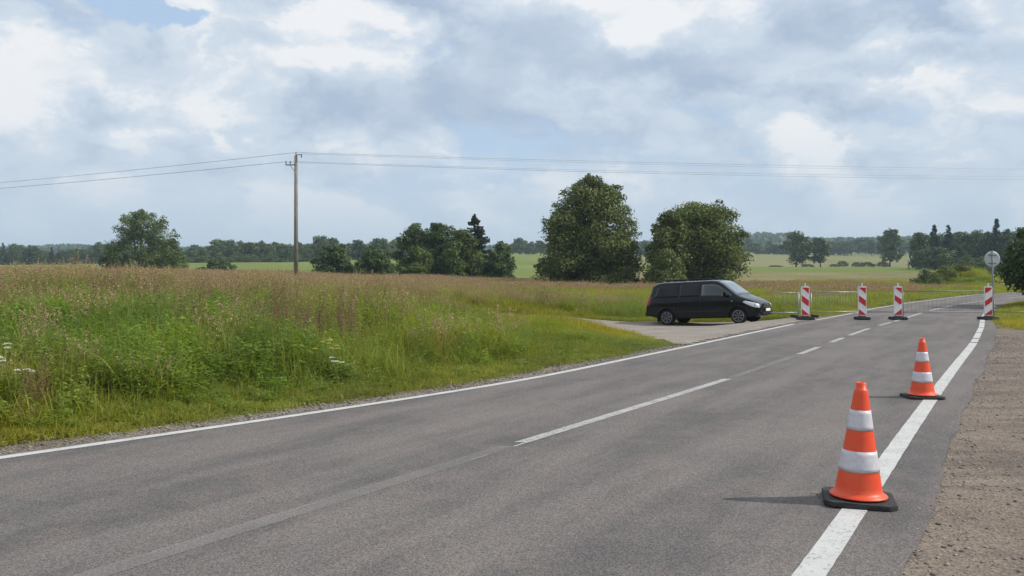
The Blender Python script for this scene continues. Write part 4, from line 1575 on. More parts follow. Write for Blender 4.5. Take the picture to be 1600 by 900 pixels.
def make_cone(H):
    root = empty('traffic_cone', (0, 0, 0))
    s = .238
    ch = .055
    pts = [(-s + ch, -s), (s - ch, -s), (s, -s + ch), (s, s - ch), (s - ch, s), (-s + ch, s), (-s, s - ch), (-s, -s + ch)]
    bm = bmesh.new()
    vs = [bm.verts.new((x, y, 0)) for x, y in pts]
    f = bm.faces.new(vs)
    r = bmesh.ops.extrude_face_region(bm, geom=[f])
    bmesh.ops.translate(bm, vec=(0, 0, .035), verts=[v for v in r['geom'] if isinstance(v, bmesh.types.BMVert)])
    bmesh.ops.recalc_face_normals(bm, faces=bm.faces)
    bmesh.ops.bevel(bm, geom=list(bm.edges), offset=.006, segments=2, affect='EDGES')
    me = bpy.data.meshes.new('base')
    bm.to_mesh(me)
    bm.free()
    me.materials.append(m_rubber)
    obj('base', me, root)
    k = (H - .055) / .785

    def z(v): return .045 + v * k
    # radius grows from top to foot
    zt, rt, zb, rb = .735, .045, .035, .158

    def rad(v): return rt + (rb - rt) * ((zt - v) / (zt - zb)) ** 1.04
    mb = MB()
    prof = [(.192, z(0)), (.194, z(.005)), (.189, z(.012)), (.174, z(.020)), (rb + .006, z(.03))]
    for q in np.linspace(.036, zt - .004, 22):
        prof.append((rad(q), z(q)))
    prof += [(.043, z(.737)), (.036, z(.739)), (.0355, z(.78)), (.031, z(.785)), (.020, z(.784)), (.0195, z(.74))]
    mb.lathe(prof, 48)
    mb.build('body', m_cone, root)
    # split of the total height: orange, white, orange, white, orange
    for (a, b) in ((.178, .318), (.460, .596)):
        mb = MB()
        zs = np.linspace(a, b, 6)
        pr = [(rad(zs[0]) - .001, z(zs[0]))] + [(rad(q) + .0028, z(q)) for q in zs] + [(rad(zs[-1]) - .001, z(zs[-1]))]
        mb.lathe(pr, 48, cap=False)
        mb.build('reflective_band', m_band, root)
    return root


cone = make_cone(.845)
cone.location = (P2W(1341, 6.28), 6.28, .015)
cone.rotation_euler = (0, R(1.3), R(-17))
tag(cone, 'nearer orange traffic cone in the right foreground, dark base on the edge line', 'traffic cone', 'cones on the right edge line')
c2 = copy_tree(cone)
c2.location = (P2W(1441, 11.62), 11.62, .014)
c2.rotation_euler = (0, 0, R(-4))
c2.scale = (.95, .95, .92)
tag(c2, 'farther orange traffic cone with two white bands, up the edge line', 'traffic cone', 'cones on the right edge line')
# stray pale twig beside the near cone's base
m_twig = simple_mat('twig', (.36, .33, .27), .9)
mb = MB()
mb.path([(0, 0, .008), (.03, .01, .02), (.06, 0, .014)], [.004, .006, .003], 5)
tw = mb.build('twig', m_twig, None, (P2W(1266, 6.45), 6.45, .014))
tag(tw, 'pale dry twig lying left of the near cone base', 'twig')

# ------------------------------------------------------------------ striped beacons
m_white = simple_mat('white_sheeting', (.74, .73, .73), .45, .4, var=.06, scale=12)
m_red = simple_mat('red_sheeting', (.50, .022, .028), .45, .4, var=.12, scale=12)
m_foot = simple_mat('beacon_foot', (.045, .044, .046), .85, .2, var=.3, scale=16, bump=.4)
BY = 32.0


def make_beacon(px, reds, label, fw, row=500):
    Yb = BY
    X = P2W(px, Yb)
    root = empty('warning_beacon', (X, Yb, .013))
    tag(root, label, 'warning beacon', 'striped beacons across the road')
    w, h, z0 = .305, 1.055, .135
    mb = MB()
    mb.box(0, 0, .05, fw, .62, .10, bev=.03)
    mb.box(0, 0, .105, fw * .45, .3, .05, bev=.02)
    mb.build('foot', m_foot, root)
    mb = MB()
    mb.box(0, 0, z0 + h / 2, w, .055, h, bev=.024)
    mb.build('panel', m_white, root)
    mb = MB()
    mb.box(0, 0, z0 - .05, .06, .05, .14)
    mb.box(0, 0, z0 + h + .05, .045, .045, .13, bev=.01)
    mb.build('mounting_post', m_white, root)
    iw = w / 2 - .026
    for pl in reds:
        mb = MB()
        mb.prism([(-iw + u * 2 * iw, z0 + h * (1 - v_)) for u, v_ in pl], -.034, -.026)
        mb.prism([(iw - u * 2 * iw, z0 + h * (1 - v_)) for u, v_ in pl], .026, .034)
        mb.build('red_stripe', m_red, root)
    return root


DN = [[(0, .04), (1, .04), (1, .25)], [(0, .30), (1, .475), (1, .69), (0, .51)], [(0, .76), (1, .95), (1, .962), (0, .962)]]
UP = [[(0, .04), (1, .04), (.78, .13), (.35, .2), (0, .23)], [(1, .34), (1, .51), (0, .69), (0, .50)], [(1, .78), (1, .962), (0, .962), (0, .945)]]
MX = [[(0, .04), (1, .04), (1, .23)], [(0, .29), (1, .45), (1, .58), (.75, .62), (0, .47)], [(1, .76), (1, .962), (0, .962), (0, .94)]]
make_beacon(1258, DN, 'red and white striped beacon at the left road edge by the van nose', .52)
make_beacon(1347, DN, 'second striped beacon from the left, standing in the left lane beside the bright barrier', .42)
make_beacon(1403, MX, 'striped beacon beside the centre line with mixed stripe directions', .50)
make_beacon(1544, UP, 'rightmost striped beacon in front of the sign pole with rising stripes', .54)

# ------------------------------------------------------------------ crowd barriers
m_galv = simple_mat('galvanised_steel', (.33, .37, .33), .45, .5, .55, .15, 6)
m_galv_dark = simple_mat('weathered_steel', (.20, .20, .20), .55, .4, .4, .15, 6)
FY = 33.6


def zrow(row, Y): return EYE - (row - 430) / 1400 * Y


def barrier(px0, px1, top, bot0, bot1, mat, label, step=.115, left_post=True, right_post=True, feet=(), bot_from=None, rb=.0048, rt=.019, toprail=True):
    xa, xb = P2W(px0, FY), P2W(px1, FY)
    gz = float(max(ground_z((xa + xb) / 2, FY), 0)) + .012
    root = empty('crowd_barrier', ((xa + xb) / 2, FY, gz))
    tag(root, label, 'barrier', 'crowd barriers behind the beacons')
    L = (xb - xa) / 2
    zt, z0, z1 = zrow(top, FY) - gz, zrow(bot0, FY) - gz, zrow(bot1, FY) - gz
    mb = MB()
    if toprail:
        mb.tube((-L, 0, zt), (L, 0, zt), rt, n=10)
        mb.build('top_rail', mat, root)
    mb = MB()
    xb0 = -L if bot_from is None else P2W(bot_from, FY) - (xa + xb) / 2
    mb.tube((xb0, 0, z0 + (z1 - z0) * 0), (L, 0, z1), .017, n=8)
    mb.build('bottom_rail', mat, root)
    for flag, x in ((left_post, -L), (right_post, L)):
        if flag:
            mb = MB()
            mb.tube((x, 0, 0.0), (x, 0, zt), .019, n=8)
            mb.build('post', mat, root)
    n = int(2 * L / step)
    me = None
    for k in range(1, n):
        x = -L + 2 * L * k / n
        u = k / n
        if me is None:
            mb = MB()
            mb.tube((0, 0, z0), (0, 0, zt), rb, n=5)
            b_ = mb.build('bar', mat, root, (x, 0, 0))
            me = b_.data
        else:
            obj('bar', me, root, (x, 0, 0))
    for x in feet:
        mb = MB()
        mb.box(P2W(x, FY) - (xa + xb) / 2, 0, .05, .24, .4, .11, rot=Matrix.Rotation(R(random.uniform(-6, 6)), 3, 'Y'), bev=.04)
        mb.build('foot', m_foot, root)
    return root


barrier(1204, 1248, 457.2, 488.3, 488.3, m_galv, 'short faint steel barrier between the van nose and the first beacon', .16, left_post=False, feet=(1241,), rb=.003, rt=.010)
barrier(1267.5, 1341, 456.4, 487.8, 486.4, m_galv, 'bright steel barrier between the first and second beacons', .10, feet=(1273,))
barrier(1411, 1536, 455, 487.4, 487.4, m_galv_dark, 'long dark steel barrier across the right lane', .155, right_post=False, bot_from=1355, rb=.003, rt=.018)
barrier(1553, 1626, 470, 487.2, 487.2, m_galv_dark, 'low dark barrier rail right of the sign pole', .5, toprail=False, right_post=False, rb=.005)

# ------------------------------------------------------------------ round sign seen from behind
m_signback = simple_mat('sign_back', (.50, .52, .54), .5, .4, .35, .08, 5)
m_signface = simple_mat('sign_face', (.75, .75, .74), .5, .4)
SY = 37.0
SX = P2W(1551, SY)
root = empty('round_sign', (SX, SY, 0.0))
tag(root, 'round road sign seen from its plain grey back on a thin pole', 'road sign')
zc = zrow(405, SY)
mb = MB()
mb.tube((0, 0, 0), (0, 0, zrow(391.5, SY)), .030, n=12)
mb.build('pole', simple_mat('sign_pole', (.24, .25, .26), .7, .2), root)
mb = MB()
mb.lathe([(.30, .020), (.325, .028), (.328, .036), (.322, .044), (.30, .046)], 40, (0, 0, zc), 'Y')
mb.build('disc', m_signback, root)
mb = MB()
mb.lathe([(.31, .0475), (.30, .049)], 40, (0, 0, zc), 'Y')
mb.build('face', m_signface, root)
for dz_ in (.17, -.17):
    mb = MB()
    mb.box(0, .005, zc + dz_, .34, .03, .035, bev=.005)
    mb.box(0, -.025, zc + dz_, .09, .03, .035, bev=.005)
    mb.build('bracket', m_galv_dark, root)

# ------------------------------------------------------------------ utility pole and its wires
m_wood = bark('weathered_pole', (.16, .14, .12), (.30, .275, .24))
m_iron = simple_mat('iron_fitting', (.07, .07, .075), .6, .4, .3)
m_insul = simple_mat('insulator', (.05, .045, .045), .3, .5)
PY = 64.0
PX = P2W(462.5, PY)
gz = float(ground_z(PX, PY))
ztop = zrow(243, PY) - gz
root = empty('utility_pole', (PX, PY, gz))
tag(root, 'weathered wooden utility pole with small crossarms rising from the meadow', 'utility pole')
MB().tube((0, 0, -.3), (0, 0, ztop), .165, .115, 16).build('shaft', m_wood, root)
za = zrow(258, PY) - gz
MB().box(-.36, -.13, za, .72, .07, .07, bev=.01).build('crossarm', m_iron, root)
MB().tube((-.40, -.13, za), (-.10, -.13, za - .42), .018).build('brace', m_iron, root)
MB().box(.33, -.12, zrow(242, PY) - gz, .30, .05, .05, bev=.01).box(.14, -.12, zrow(242.5, PY) - gz, .2, .04, .04).build('top_bracket', m_iron, root)
att_pts = [(-.68, za + .04), (-.38, za + .04), (0, ztop), (.42, zrow(242, PY) - gz - .02)]
for i_, (ax, az_) in enumerate(att_pts):
    mb = MB()
    yy = -.13 if i_ != 2 else 0
    if i_ == 3:
        mb.lathe([(.012, 0), (.03, -.02), (.045, -.06), (.03, -.1), (.05, -.14), (.02, -.2)], 12, (ax, yy, az_))
    else:
        mb.lathe([(.012, -.02), (.015, .06), (.045, .08), (.05, .14), (.03, .16), (.045, .19), (.02, .23)], 12, (ax, yy, az_))
    mb.build('insulator', m_insul, root)
m_wire = simple_mat('wire', (.45, .47, .50), .4, .5, .3)


def wire(p0, p1, sag, r, label, group):
    p0, p1 = Vector(p0), Vector(p1)
    pts = []
    for k in range(41):
        u = k / 40
        p = p0.lerp(p1, u)
        p.z -= 4 * sag * u * (1 - u)
        pts.append(p)
    o = MB().path(pts, r, 5).build('overhead_wire', m_wire)
    tag(o, label, 'overhead wire', group)


wz = gz + ztop + .22
LP = Vector((-120, 120, 11.0))
RP = Vector((66, 76, 0))
wire((PX, PY, wz), (LP.x, LP.y, 11.3), .9, .017, 'upper overhead wire left of the utility pole', 'wires left of the pole')
wire((PX - .68, PY, gz + za + .25), (LP.x, LP.y, 10.55), .75, .019, 'lower overhead wire left of the utility pole', 'wires left of the pole')
wire((PX, PY, wz), (RP.x, RP.y, 10.4), .28, .011, 'topmost overhead wire right of the utility pole', 'wires right of the pole')
wire((PX + .42, PY, wz - .1), (RP.x + .4, RP.y + 6, 10.9), .28, .009, 'second overhead wire just under the topmost, right of the pole', 'wires right of the pole')
wire((PX - .38, PY, gz + za + .27), (RP.x, RP.y, 10.0), .42, .009, 'third overhead wire down, right of the pole', 'wires right of the pole')
wire((PX - .68, PY, gz + za + .22), (RP.x, RP.y, 9.7), .42, .011, 'lowest overhead wire right of the utility pole', 'wires right of the pole')
# ------------------------------------------------------------------ the parked van
m_paint, t, out = new_mat('van_paint')
n = t.noise(pos(t), 1.5, 5)
n2 = t.noise(pos(t), 45, 4, .7)
c = t.mix(t.ramp(n, .3, .7), (.004, .005, .008), (.006, .007, .010))
c = t.mix(t.ramp(n2, .55, .85, 0, .10), c, (.04, .037, .033))
principled(t, out, c, t.ramp(n, .3, .7, .08, .16), .28, .0, coat=.1)
m_tint = simple_mat('tinted_glass', (.004, .006, .010), .05, .32, var=.05)
m_cabin = simple_mat('cabin_glass', (.014, .024, .024), .04, .5, var=.3, scale=4, coat=.8)
m_trim = simple_mat('black_trim', (.014, .014, .015), .6, .3)
m_tyre = simple_mat('tyre_rubber', (.022, .022, .022), .85, .2, var=.2, bump=.3)
m_alloy = simple_mat('alloy', (.36, .36, .38), .35, .5, .7)
m_lens = simple_mat('headlight_lens', (.62, .65, .68), .12, .8, .35, .1, 30, coat=1.0)
m_tail = simple_mat('tail_lens', (.26, .008, .008), .3, .3, coat=.2)
m_chrome = simple_mat('chrome', (.55, .56, .58), .18, .5, .9)
m_plate = simple_mat('number_plate', (.75, .75, .74), .5, .4)
m_orange = simple_mat('amber_lens', (.6, .35, .15), .2, .5)

WB = 3.0
XR0, XF0 = -.94, 3.84


def v_top(x): return float(np.interp(x, [-.94, -.8, -.5, 1.9, 2.16, 2.40, 2.99, 3.12, 3.4, 3.62, 3.76, 3.84], [1.70, 1.755, 1.80, 1.81, 1.78, 1.64, 1.16, 1.10, 1.00, .90, .80, .70]))
def v_w(x): return float(np.interp(x, [-.94, -.9, -.75, -.4, 0, 2.9, 3.3, 3.55, 3.72, 3.84], [.84, .885, .93, .95, .955, .95, .93, .865, .76, .62]))
def v_bot(x): return float(np.interp(x, [-.94, -.6, -.4, 3.3, 3.6, 3.84], [.40, .34, .27, .27, .25, .30]))
def v_waist(x): return min(1.03 + .02 * x, v_top(x) - .10)
def v_wt(x):
    t_ = v_top(x)
    return v_w(x) - .015 - .19 * max(0, (t_ - v_waist(x) - .1)) / .66
def shear(x, z):
    s_ = max(0.0, min(1.0, (.5 - x) / 1.4))
    a = .36 * max(0, z - .75) / 1.05 * s_
    f_ = max(0.0, min(1.0, (x - 3.3) / .5))
    return x + a - .10 * f_ * max(0, .55 - z) / .3


def section(x):
    w, zt_, zb, zw, wt = v_w(x), v_top(x), v_bot(x), v_waist(x), v_wt(x)
    half = [(0, zb), (w * .6, zb), (w * .93, zb + .01), (w * .985, zb + .07), (w * 1.0, zb + .22 * (zw - zb)), (w * 1.004, zb + .6 * (zw - zb)), (w * .998, zw - .06 * (zw - zb)),
            (w * .985, zw + .02)]
    zr = zt_ - .07
    half += [(w * .985 + (wt - w * .985) * q, zw + .02 + (zr - zw - .02) * q) for q in (.35, .7)]
    half += [(wt, zr), (wt - .045, zt_ - .025), (wt - .16, zt_), (wt * .4, zt_ + .018), (0, zt_ + .022)]
    return half


xs = [-.94, -.925, -.88, -.78, -.6, -.4, -.2, 0, .25, .5, .9, 1.3, 1.6, 1.8, 1.95, 2.08, 2.18, 2.3, 2.45, 2.65, 2.85, 2.98, 3.05, 3.15, 3.3, 3.45, 3.58, 3.68, 3.76, 3.81, 3.84]
bm = bmesh.new()
rings = []
for x in xs:
    h_ = section(x)
    loop = [(-y, z) for y, z in h_] + [(y, z) for y, z in h_[::-1][1:-1]]
    rings.append([bm.verts.new((shear(x, z), y, z)) for y, z in loop])
n = len(rings[0])
for a, b in zip(rings[:-1], rings[1:]):
    for i in range(n):
        j = (i + 1) % n
        bm.faces.new((a[i], b[i], b[j], a[j]))
for ring, sg in ((rings[0], 1), (rings[-1], -1)):
    # close the ends with a grid of quads bridging left and right halves
    half = n // 2
    for i in range(half):
        a, b = ring[i], ring[i + 1]
        c_, d_ = ring[(n - i - 1) % n], ring[(n - i) % n]
        vs = []
        for v_ in (a, b, c_, d_):
            if v_ not in vs:
                vs.append(v_)
        if len(vs) >= 3:
            bm.faces.new(vs if sg > 0 else vs[::-1])
bmesh.ops.recalc_face_normals(bm, faces=bm.faces)
for f in bm.faces:
    f.smooth = True
me = bpy.data.meshes.new('body')
bm.to_mesh(me)
bm.free()
tmp = bpy.data.objects.new('body_tmp', me)
COL.objects.link(tmp)
sb = tmp.modifiers.new('s', 'SUBSURF')
sb.levels = sb.render_levels = 2
cut = MB()
for ax in (0, WB):
    for sy in (-1, 1):
        cut.lathe([(.375, sy * .62), (.385, sy * 1.2)], 40, (ax, 0, .335), 'Y')
cut_o = cut.build('arch_cut', m_trim)
bo = tmp.modifiers.new('b', 'BOOLEAN')
bo.operation = 'DIFFERENCE'
bo.object = cut_o
bo.solver = 'EXACT'
dg = bpy.context.evaluated_depsgraph_get()
dg.update()
body_me = bpy.data.meshes.new_from_object(tmp.evaluated_get(dg))
body_me.name = 'body'
bpy.data.objects.remove(tmp)
bpy.data.objects.remove(cut_o)
body_me.materials.clear()
body_me.materials.append(m_paint)
body_me.materials.append(m_trim)
# wheel wells are bare black plastic
for p in body_me.polygons:
    cx_, cy_, cz_ = p.center
    if abs(cy_) < .93 and cz_ < .75:
        for ax in (0, WB):
            r_ = math.hypot(cx_ - ax, cz_ - .335)
            if r_ < .388 and abs(cy_) > .61:
                p.material_index = 1

va, vb = Vector((6.36, 36.5)), Vector((8.85, 34.82))
dirv = (vb - va).normalized()
yaw = math.atan2(dirv.y, dirv.x)
yd = Vector((-dirv.y, dirv.x))
org = va + yd * .80
zr_ = float(ground_z(va.x, va.y)) + .03
zf_ = float(ground_z(vb.x, vb.y)) + .03
van = empty('parked_van', (org.x, org.y, zr_ + .0))
van.scale = (1, 1, .965)
van.rotation_euler = (0, -math.atan2(zf_ - zr_, WB), yaw)
tag(van, 'black van parked on the gravel lay-by, nose towards the road', 'van')
obj('body', body_me, van)


def side_pt(x, z, s, off):
    w, zt_, zw, wt = v_w(x), v_top(x), v_waist(x), v_wt(x)
    z0, z1 = zw + .02, zt_ - .07
    if z >= z0:
        q = min(1.0, (z - z0) / max(.05, z1 - z0))
        y = w * .985 + (wt - w * .985) * q
    else:
        y = w * float(np.interp((z - v_bot(x)) / max(.1, zw - v_bot(x)), [0, .1, .22, .6, .94, 1.03], [.95, .985, 1, 1.004, .998, .985]))
    return (shear(x, z), s * (y + off), z)


def side_patch(name, cols, mat, off=.006, s=-1, n=6, parent=None, thick=.012):
    """cols: list of (x, z_low, z_high)"""
    bm = bmesh.new()
    grid = []
    for (x, a, b) in cols:
        grid.append([bm.verts.new(side_pt(x, a + (b - a) * k / n, s, off)) for k in range(n + 1)])
    for p_, q_ in zip(grid[:-1], grid[1:]):
        for k in range(n):
            f = bm.faces.new((p_[k], q_[k], q_[k + 1], p_[k + 1]))
            f.smooth = True
    # give it thickness inwards
    r = bmesh.ops.extrude_face_region(bm, geom=list(bm.faces))
    bmesh.ops.translate(bm, vec=(0, -s * thick, 0), verts=[v_ for v_ in r['geom'] if isinstance(v_, bmesh.types.BMVert)])
    bmesh.ops.recalc_face_normals(bm, faces=bm.faces)
    me = bpy.data.meshes.new(name)
    bm.to_mesh(me)
    bm.free()
    me.materials.append(mat)
    return obj(name, me, parent or van)


for s in (-1, 1):
    side_patch('side_window', [(x, 1.15, 1.63 - max(0, (-.45 - x)) * .3) for x in np.linspace(-.62, .50, 12)], m_tint, s=s)
    side_patch('side_window', [(x, 1.15, 1.65) for x in np.linspace(.60, 1.42, 9)], m_tint, s=s)
    side_patch('front_window', [(x, 1.13, min(1.645, float(np.interp(x, [1.5, 2.05, 2.28, 2.66, 2.80], [1.64, 1.645, 1.56, 1.30, 1.19])))) for x in
                                (1.53, 1.7, 1.85, 1.95, 2.1, 2.25, 2.4, 2.55, 2.7, 2.78)], m_cabin, s=s)
    # door seams, belt crease and side moulding
    for x0_, z0_, z1_ in ((.545, .36, 1.70), (1.475, .33, 1.72), (2.68, .40, 1.16)):
        side_patch('door_seam', [(x0_, z0_, z1_), (x0_ + .014, z0_, z1_)], m_trim, .004, s, 14)
    side_patch('waist_crease', [(x, 1.085, 1.098) for x in np.linspace(-.85, 2.75, 24)], m_trim, .005, s, 1)
    side_patch('side_moulding', [(x, .50, .555) for x in np.linspace(.47, 2.52, 14)], m_trim, .014, s, 2, thick=.03)
    side_patch('sill', [(x, v_bot(x) + .02, .37) for x in np.linspace(.40, 2.60, 12)], m_trim, .010, s, 3, thick=.03)
    for hx in (1.34, 1.63):
        mb = MB()
        p_ = side_pt(hx, 1.0, s, .018)
        mb.box(p_[0], p_[1], p_[2], .19, .03, .035, bev=.012)
        mb.build('door_handle', m_paint, van)
    # arch lips
    for ax in (0, WB):
        bm = bmesh.new()
        rr_ = []
        for k in range(27):
            an = R(-8 + 196 * k / 26)
            row = []
            for (ra, off) in ((.374, -.02), (.376, .012), (.392, .016), (.412, .010), (.418, -.01)):
                x_, z_ = ax + math.cos(an) * ra, .335 + math.sin(an) * ra
                q = side_pt(x_, max(z_, v_bot(x_)), s, off)
                row.append(bm.verts.new((x_, q[1], z_)))
            rr_.append(row)
        for a_, b_ in zip(rr_[:-1], rr_[1:]):
            for k in range(4):
                f = bm.faces.new((a_[k], b_[k], b_[k + 1], a_[k + 1]))
                f.smooth = True
        bmesh.ops.recalc_face_normals(bm, faces=bm.faces)
        me = bpy.data.meshes.new('arch_lip')
        bm.to_mesh(me)
        bm.free()
        me.materials.append(m_paint)
        obj('arch_lip', me, van)
    # roof rail
    mb = MB()
    yr = s * .70
    pts = [(shear(x, 1.8), s * (v_wt(x) - .06), v_top(x) + (.02 if x in (-.62, 1.92) else .075)) for x in (-.62, -.5, -.2, .2, .6, 1.0, 1.4, 1.7, 1.84, 1.92)]
    mb.path(pts, .022, 8)
    for x in (-.15, .75, 1.6):
        mb.box(shear(x, 1.8), s * (v_wt(x) - .06), v_top(x) + .035, .13, .04, .07)
    mb.build('roof_rail', m_trim, van)
    # mirror
    mb = MB()
    mb.box(2.56, s * 1.12, 1.21, .13, .21, .19, bev=.045)
    mb.box(2.58, s * 1.0, 1.14, .08, .16, .05, bev=.015)
    mi = mb.build('wing_mirror', m_paint, van)
    mb = MB()
    mb.box(2.50, s * 1.12, 1.21, .02, .17, .15, bev=.008)
    mb.build('mirror_glass', m_chrome, mi)
    # indicator repeater
    mb = MB()
    p_ = side_pt(2.78, .93, s, .006)
    mb.box(p_[0], p_[1], p_[2], .06, .02, .035, bev=.008)
    mb.build('side_repeater', m_lens, van)
    # headlight: follows the wing round to the nose
    bm = bmesh.new()
    grid = []
    for k, x in enumerate((3.22, 3.32, 3.43, 3.54, 3.64, 3.73, 3.79)):
        lo = float(np.interp(x, [3.22, 3.4, 3.6, 3.79], [.86, .76, .655, .62]))
        hi = float(np.interp(x, [3.22, 3.3, 3.6, 3.79], [.905, .93, .845, .775]))
        hi = min(hi, v_top(x) - .03)
        col_ = []
        for q in range(6):
            z = lo + (hi - lo) * q / 5
            p_ = side_pt(x, min(z, v_waist(x) + .01), s, .014)
            inset = max(0, z - v_waist(x)) * .5
            col_.append(bm.verts.new((p_[0] + .012, p_[1] - s * inset, z)))
        grid.append(col_)
    for p_, q_ in zip(grid[:-1], grid[1:]):
        for k in range(5):
            f = bm.faces.new((p_[k], q_[k], q_[k + 1], p_[k + 1]))
            f.smooth = True
    r = bmesh.ops.extrude_face_region(bm, geom=list(bm.faces))
    bmesh.ops.translate(bm, vec=(-.03, -s * .05, 0), verts=[v_ for v_ in r['geom'] if isinstance(v_, bmesh.types.BMVert)])
    bmesh.ops.recalc_face_normals(bm, faces=bm.faces)
    me = bpy.data.meshes.new('headlight')
    bm.to_mesh(me)
    bm.free()
    me.materials.append(m_lens)
    hl = obj('headlight', me, van)
    mb = MB()
    mb.lathe([(.02, 0), (.055, .01), (.058, .022)], 20, (0, 0, 0), 'Y')
    o_ = mb.build('lamp_bowl', m_chrome, hl, (3.62, s * .845, .755))
    # fog light
    mb = MB()
    mb.lathe([(.045, 0), (.05, .012), (.04, .02)], 20, (0, 0, 0), 'Y')
    o_ = mb.build('fog_light', m_trim, van, (3.80, s * .62, .45))
    o_.rotation_euler = (0, 0, R(-90))
    # tail light wraps the rear corner
    bm = bmesh.new()
    rows = []
    for z in np.linspace(.86, 1.20, 7):
        row = []
        for (x, off) in ((-.76, .010), (-.84, .012), (-.90, .014)):
            row.append(bm.verts.new(side_pt(x, z, s, off)))
        for (yy, dx) in ((.80, .022), (.70, .02)):
            row.append(bm.verts.new((shear(-.94, z) - dx, s * yy, z)))
        rows.append(row)
    for a_, b_ in zip(rows[:-1], rows[1:]):
        for k in range(4):
            f = bm.faces.new((a_[k], a_[k + 1], b_[k + 1], b_[k]))
            f.smooth = True
    bmesh.ops.recalc_face_normals(bm, faces=bm.faces)
    me = bpy.data.meshes.new('tail_light')
    bm.to_mesh(me)
    bm.free()
    me.materials.append(m_tail)
    obj('tail_light', me, van)

# windscreen: a patch on the sloping front
bm = bmesh.new()
grid = []
for k in range(9):
    x = 2.22 + (2.94 - 2.22) * k / 8
    wt = v_wt(x) - .055
    zt_ = v_top(x)
    nrm = Vector((.52, 0, .85))
    grid.append([bm.verts.new(Vector((x, wt * u, zt_ + .018 * (1 - u * u) - .028 * max(0, abs(u) - .8) / .2)) + nrm * .012) for u in (-1, -.8, -.5, 0, .5, .8, 1)])
for p_, q_ in zip(grid[:-1], grid[1:]):
    for k in range(6):
        f = bm.faces.new((p_[k], q_[k], q_[k + 1], p_[k + 1]))
        f.smooth = True
r = bmesh.ops.extrude_face_region(bm, geom=list(bm.faces))
bmesh.ops.translate(bm, vec=(-.02, 0, -.03), verts=[v_ for v_ in r['geom'] if isinstance(v_, bmesh.types.BMVert)])
bmesh.ops.recalc_face_normals(bm, faces=bm.faces)
me = bpy.data.meshes.new('windscreen')
bm.to_mesh(me)
bm.free()
me.materials.append(simple_mat('windscreen_glass', (.10, .13, .15), .04, 1.0, .35, .05, coat=1.0))
ws = obj('windscreen', me, van)
for s in (-.45, .25):
    mb = MB()
    mb.path([(2.97, s + .2, 1.19), (2.86, s, 1.265), (2.80, s - .38, 1.31)], .011, 5)
    mb.build('wiper', m_trim, ws)
# rear window, grille, bumpers, plates
mb = MB()
mb.box(0, 0, 0, .02, 1.32, .50, bev=.008)
o_ = mb.build('rear_window', m_tint, van, (-.735, 0, 1.41))
o_.rotation_euler = (0, R(19), 0)
mb = MB()
mb.box(3.825, 0, .715, .05, .86, .15, bev=.02)
gr = mb.build('grille', m_trim, van)
for k in range(3):
    mb = MB()
    mb.box(3.852, 0, .665 + k * .048, .02, .80, .014, bev=.004)
    mb.build('grille_bar', m_chrome, gr)
mb = MB()
mb.lathe([(.01, 0), (.055, .004), (.06, .012)], 24, (0, 0, 0), 'Y')
o_ = mb.build('badge', m_chrome, gr, (3.858, 0, .735))
o_.rotation_euler = (0, 0, R(-90))
mb = MB()
mb.box(3.82, 0, .40, .09, 1.10, .15, bev=.03)
mb.build('lower_intake', m_trim, van)
mb = MB()
mb.box(3.83, 0, .275, .10, 1.30, .035, bev=.014)
mb.build('bumper_lip', m_chrome, van)
mb = MB()
mb.box(3.885, 0, .535, .02, .52, .115, bev=.004)
mb.build('number_plate', m_plate, van)
mb = MB()
mb.box(-.955, 0, .47, .10, 1.66, .16, bev=.04)
mb.build('rear_bumper', m_trim, van)
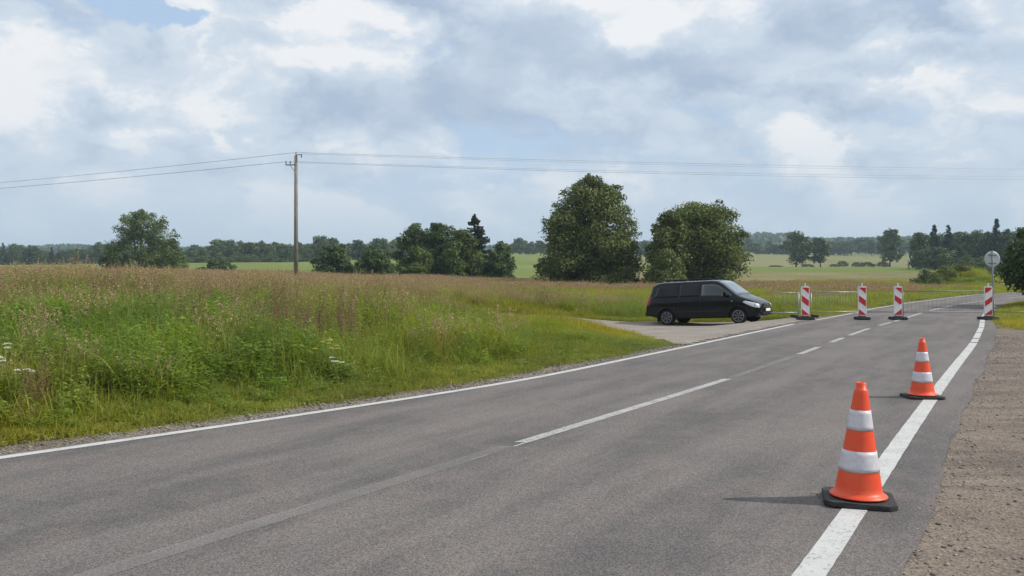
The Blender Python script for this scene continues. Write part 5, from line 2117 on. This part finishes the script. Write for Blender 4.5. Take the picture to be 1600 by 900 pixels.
# mud flaps and dark underbody
mb = MB()
mb.box(1.45, 0, .30, 3.9, 1.5, .10)
mb.build('underbody', m_trim, van)
for s in (-1, 1):
    mb = MB()
    mb.box(-.40, s * .80, .22, .02, .22, .17)
    mb.build('mud_flap', m_trim, van)


def wheel(x, s):
    mb = MB()
    mb.lathe([(.20, -.10), (.285, -.105), (.318, -.085), (.325, -.04), (.325, .04), (.318, .085), (.285, .105), (.20, .10)], 48, (0, 0, 0), 'Y')
    w_ = mb.build('wheel', m_tyre, van, (x, s * .80, .325))
    if s > 0:
        w_.rotation_euler = (0, 0, math.pi)
    mb = MB()
    mb.lathe([(.222, -.094), (.228, -.108), (.212, -.108), (.205, -.06), (.200, .03), (.05, .03)], 48, (0, 0, 0), 'Y', cap=True)
    mb.build('rim', m_alloy, w_)
    mb = MB()
    mb.lathe([(.02, -.10), (.035, -.098), (.042, -.07), (.04, .02)], 20, (0, 0, 0), 'Y')
    mb.build('hub', m_alloy, w_)
    mb = MB()
    mb.lathe([(.05, -.045), (.196, -.040), (.196, -.030), (.05, -.030)], 40, (0, 0, 0), 'Y')
    mb.build('brake_disc', m_trim, w_)
    for k in range(7):
        for dl in (-.12, .12):
            a = k * 2 * math.pi / 7 + .2
            mb = MB()
            p0 = (math.cos(a) * .03, -.088, math.sin(a) * .03)
            p1 = (math.cos(a + dl) * .212, -.096, math.sin(a + dl) * .212)
            mb.tube(p0, p1, .014, .009, 5)
            mb.build('spoke', m_alloy, w_)
    return w_


for x in (0, WB):
    for s in (-1, 1):
        wheel(x, s)
# ------------------------------------------------------------------ haze
hz_m = bpy.data.materials.new('haze')
hz_m.use_nodes = True
hz_m.node_tree.nodes.clear()
t = NT(hz_m.node_tree)
out = t.n('ShaderNodeOutputMaterial')
pv = t.n('ShaderNodeVolumePrincipled')
pv.inputs['Color'].default_value = (.68, .86, 1.0, 1)
pv.inputs['Density'].default_value = .00027
pv.inputs['Anisotropy'].default_value = 0.0
t.t.links.new(pv.outputs[0], out.inputs['Volume'])
mb = MB()
mb.box(0, 0, 62, 9200, 9200, 132)
hz_o = mb.build('haze', hz_m)
tag(hz_o, 'thin pale summer haze over the fields', kind='stuff')
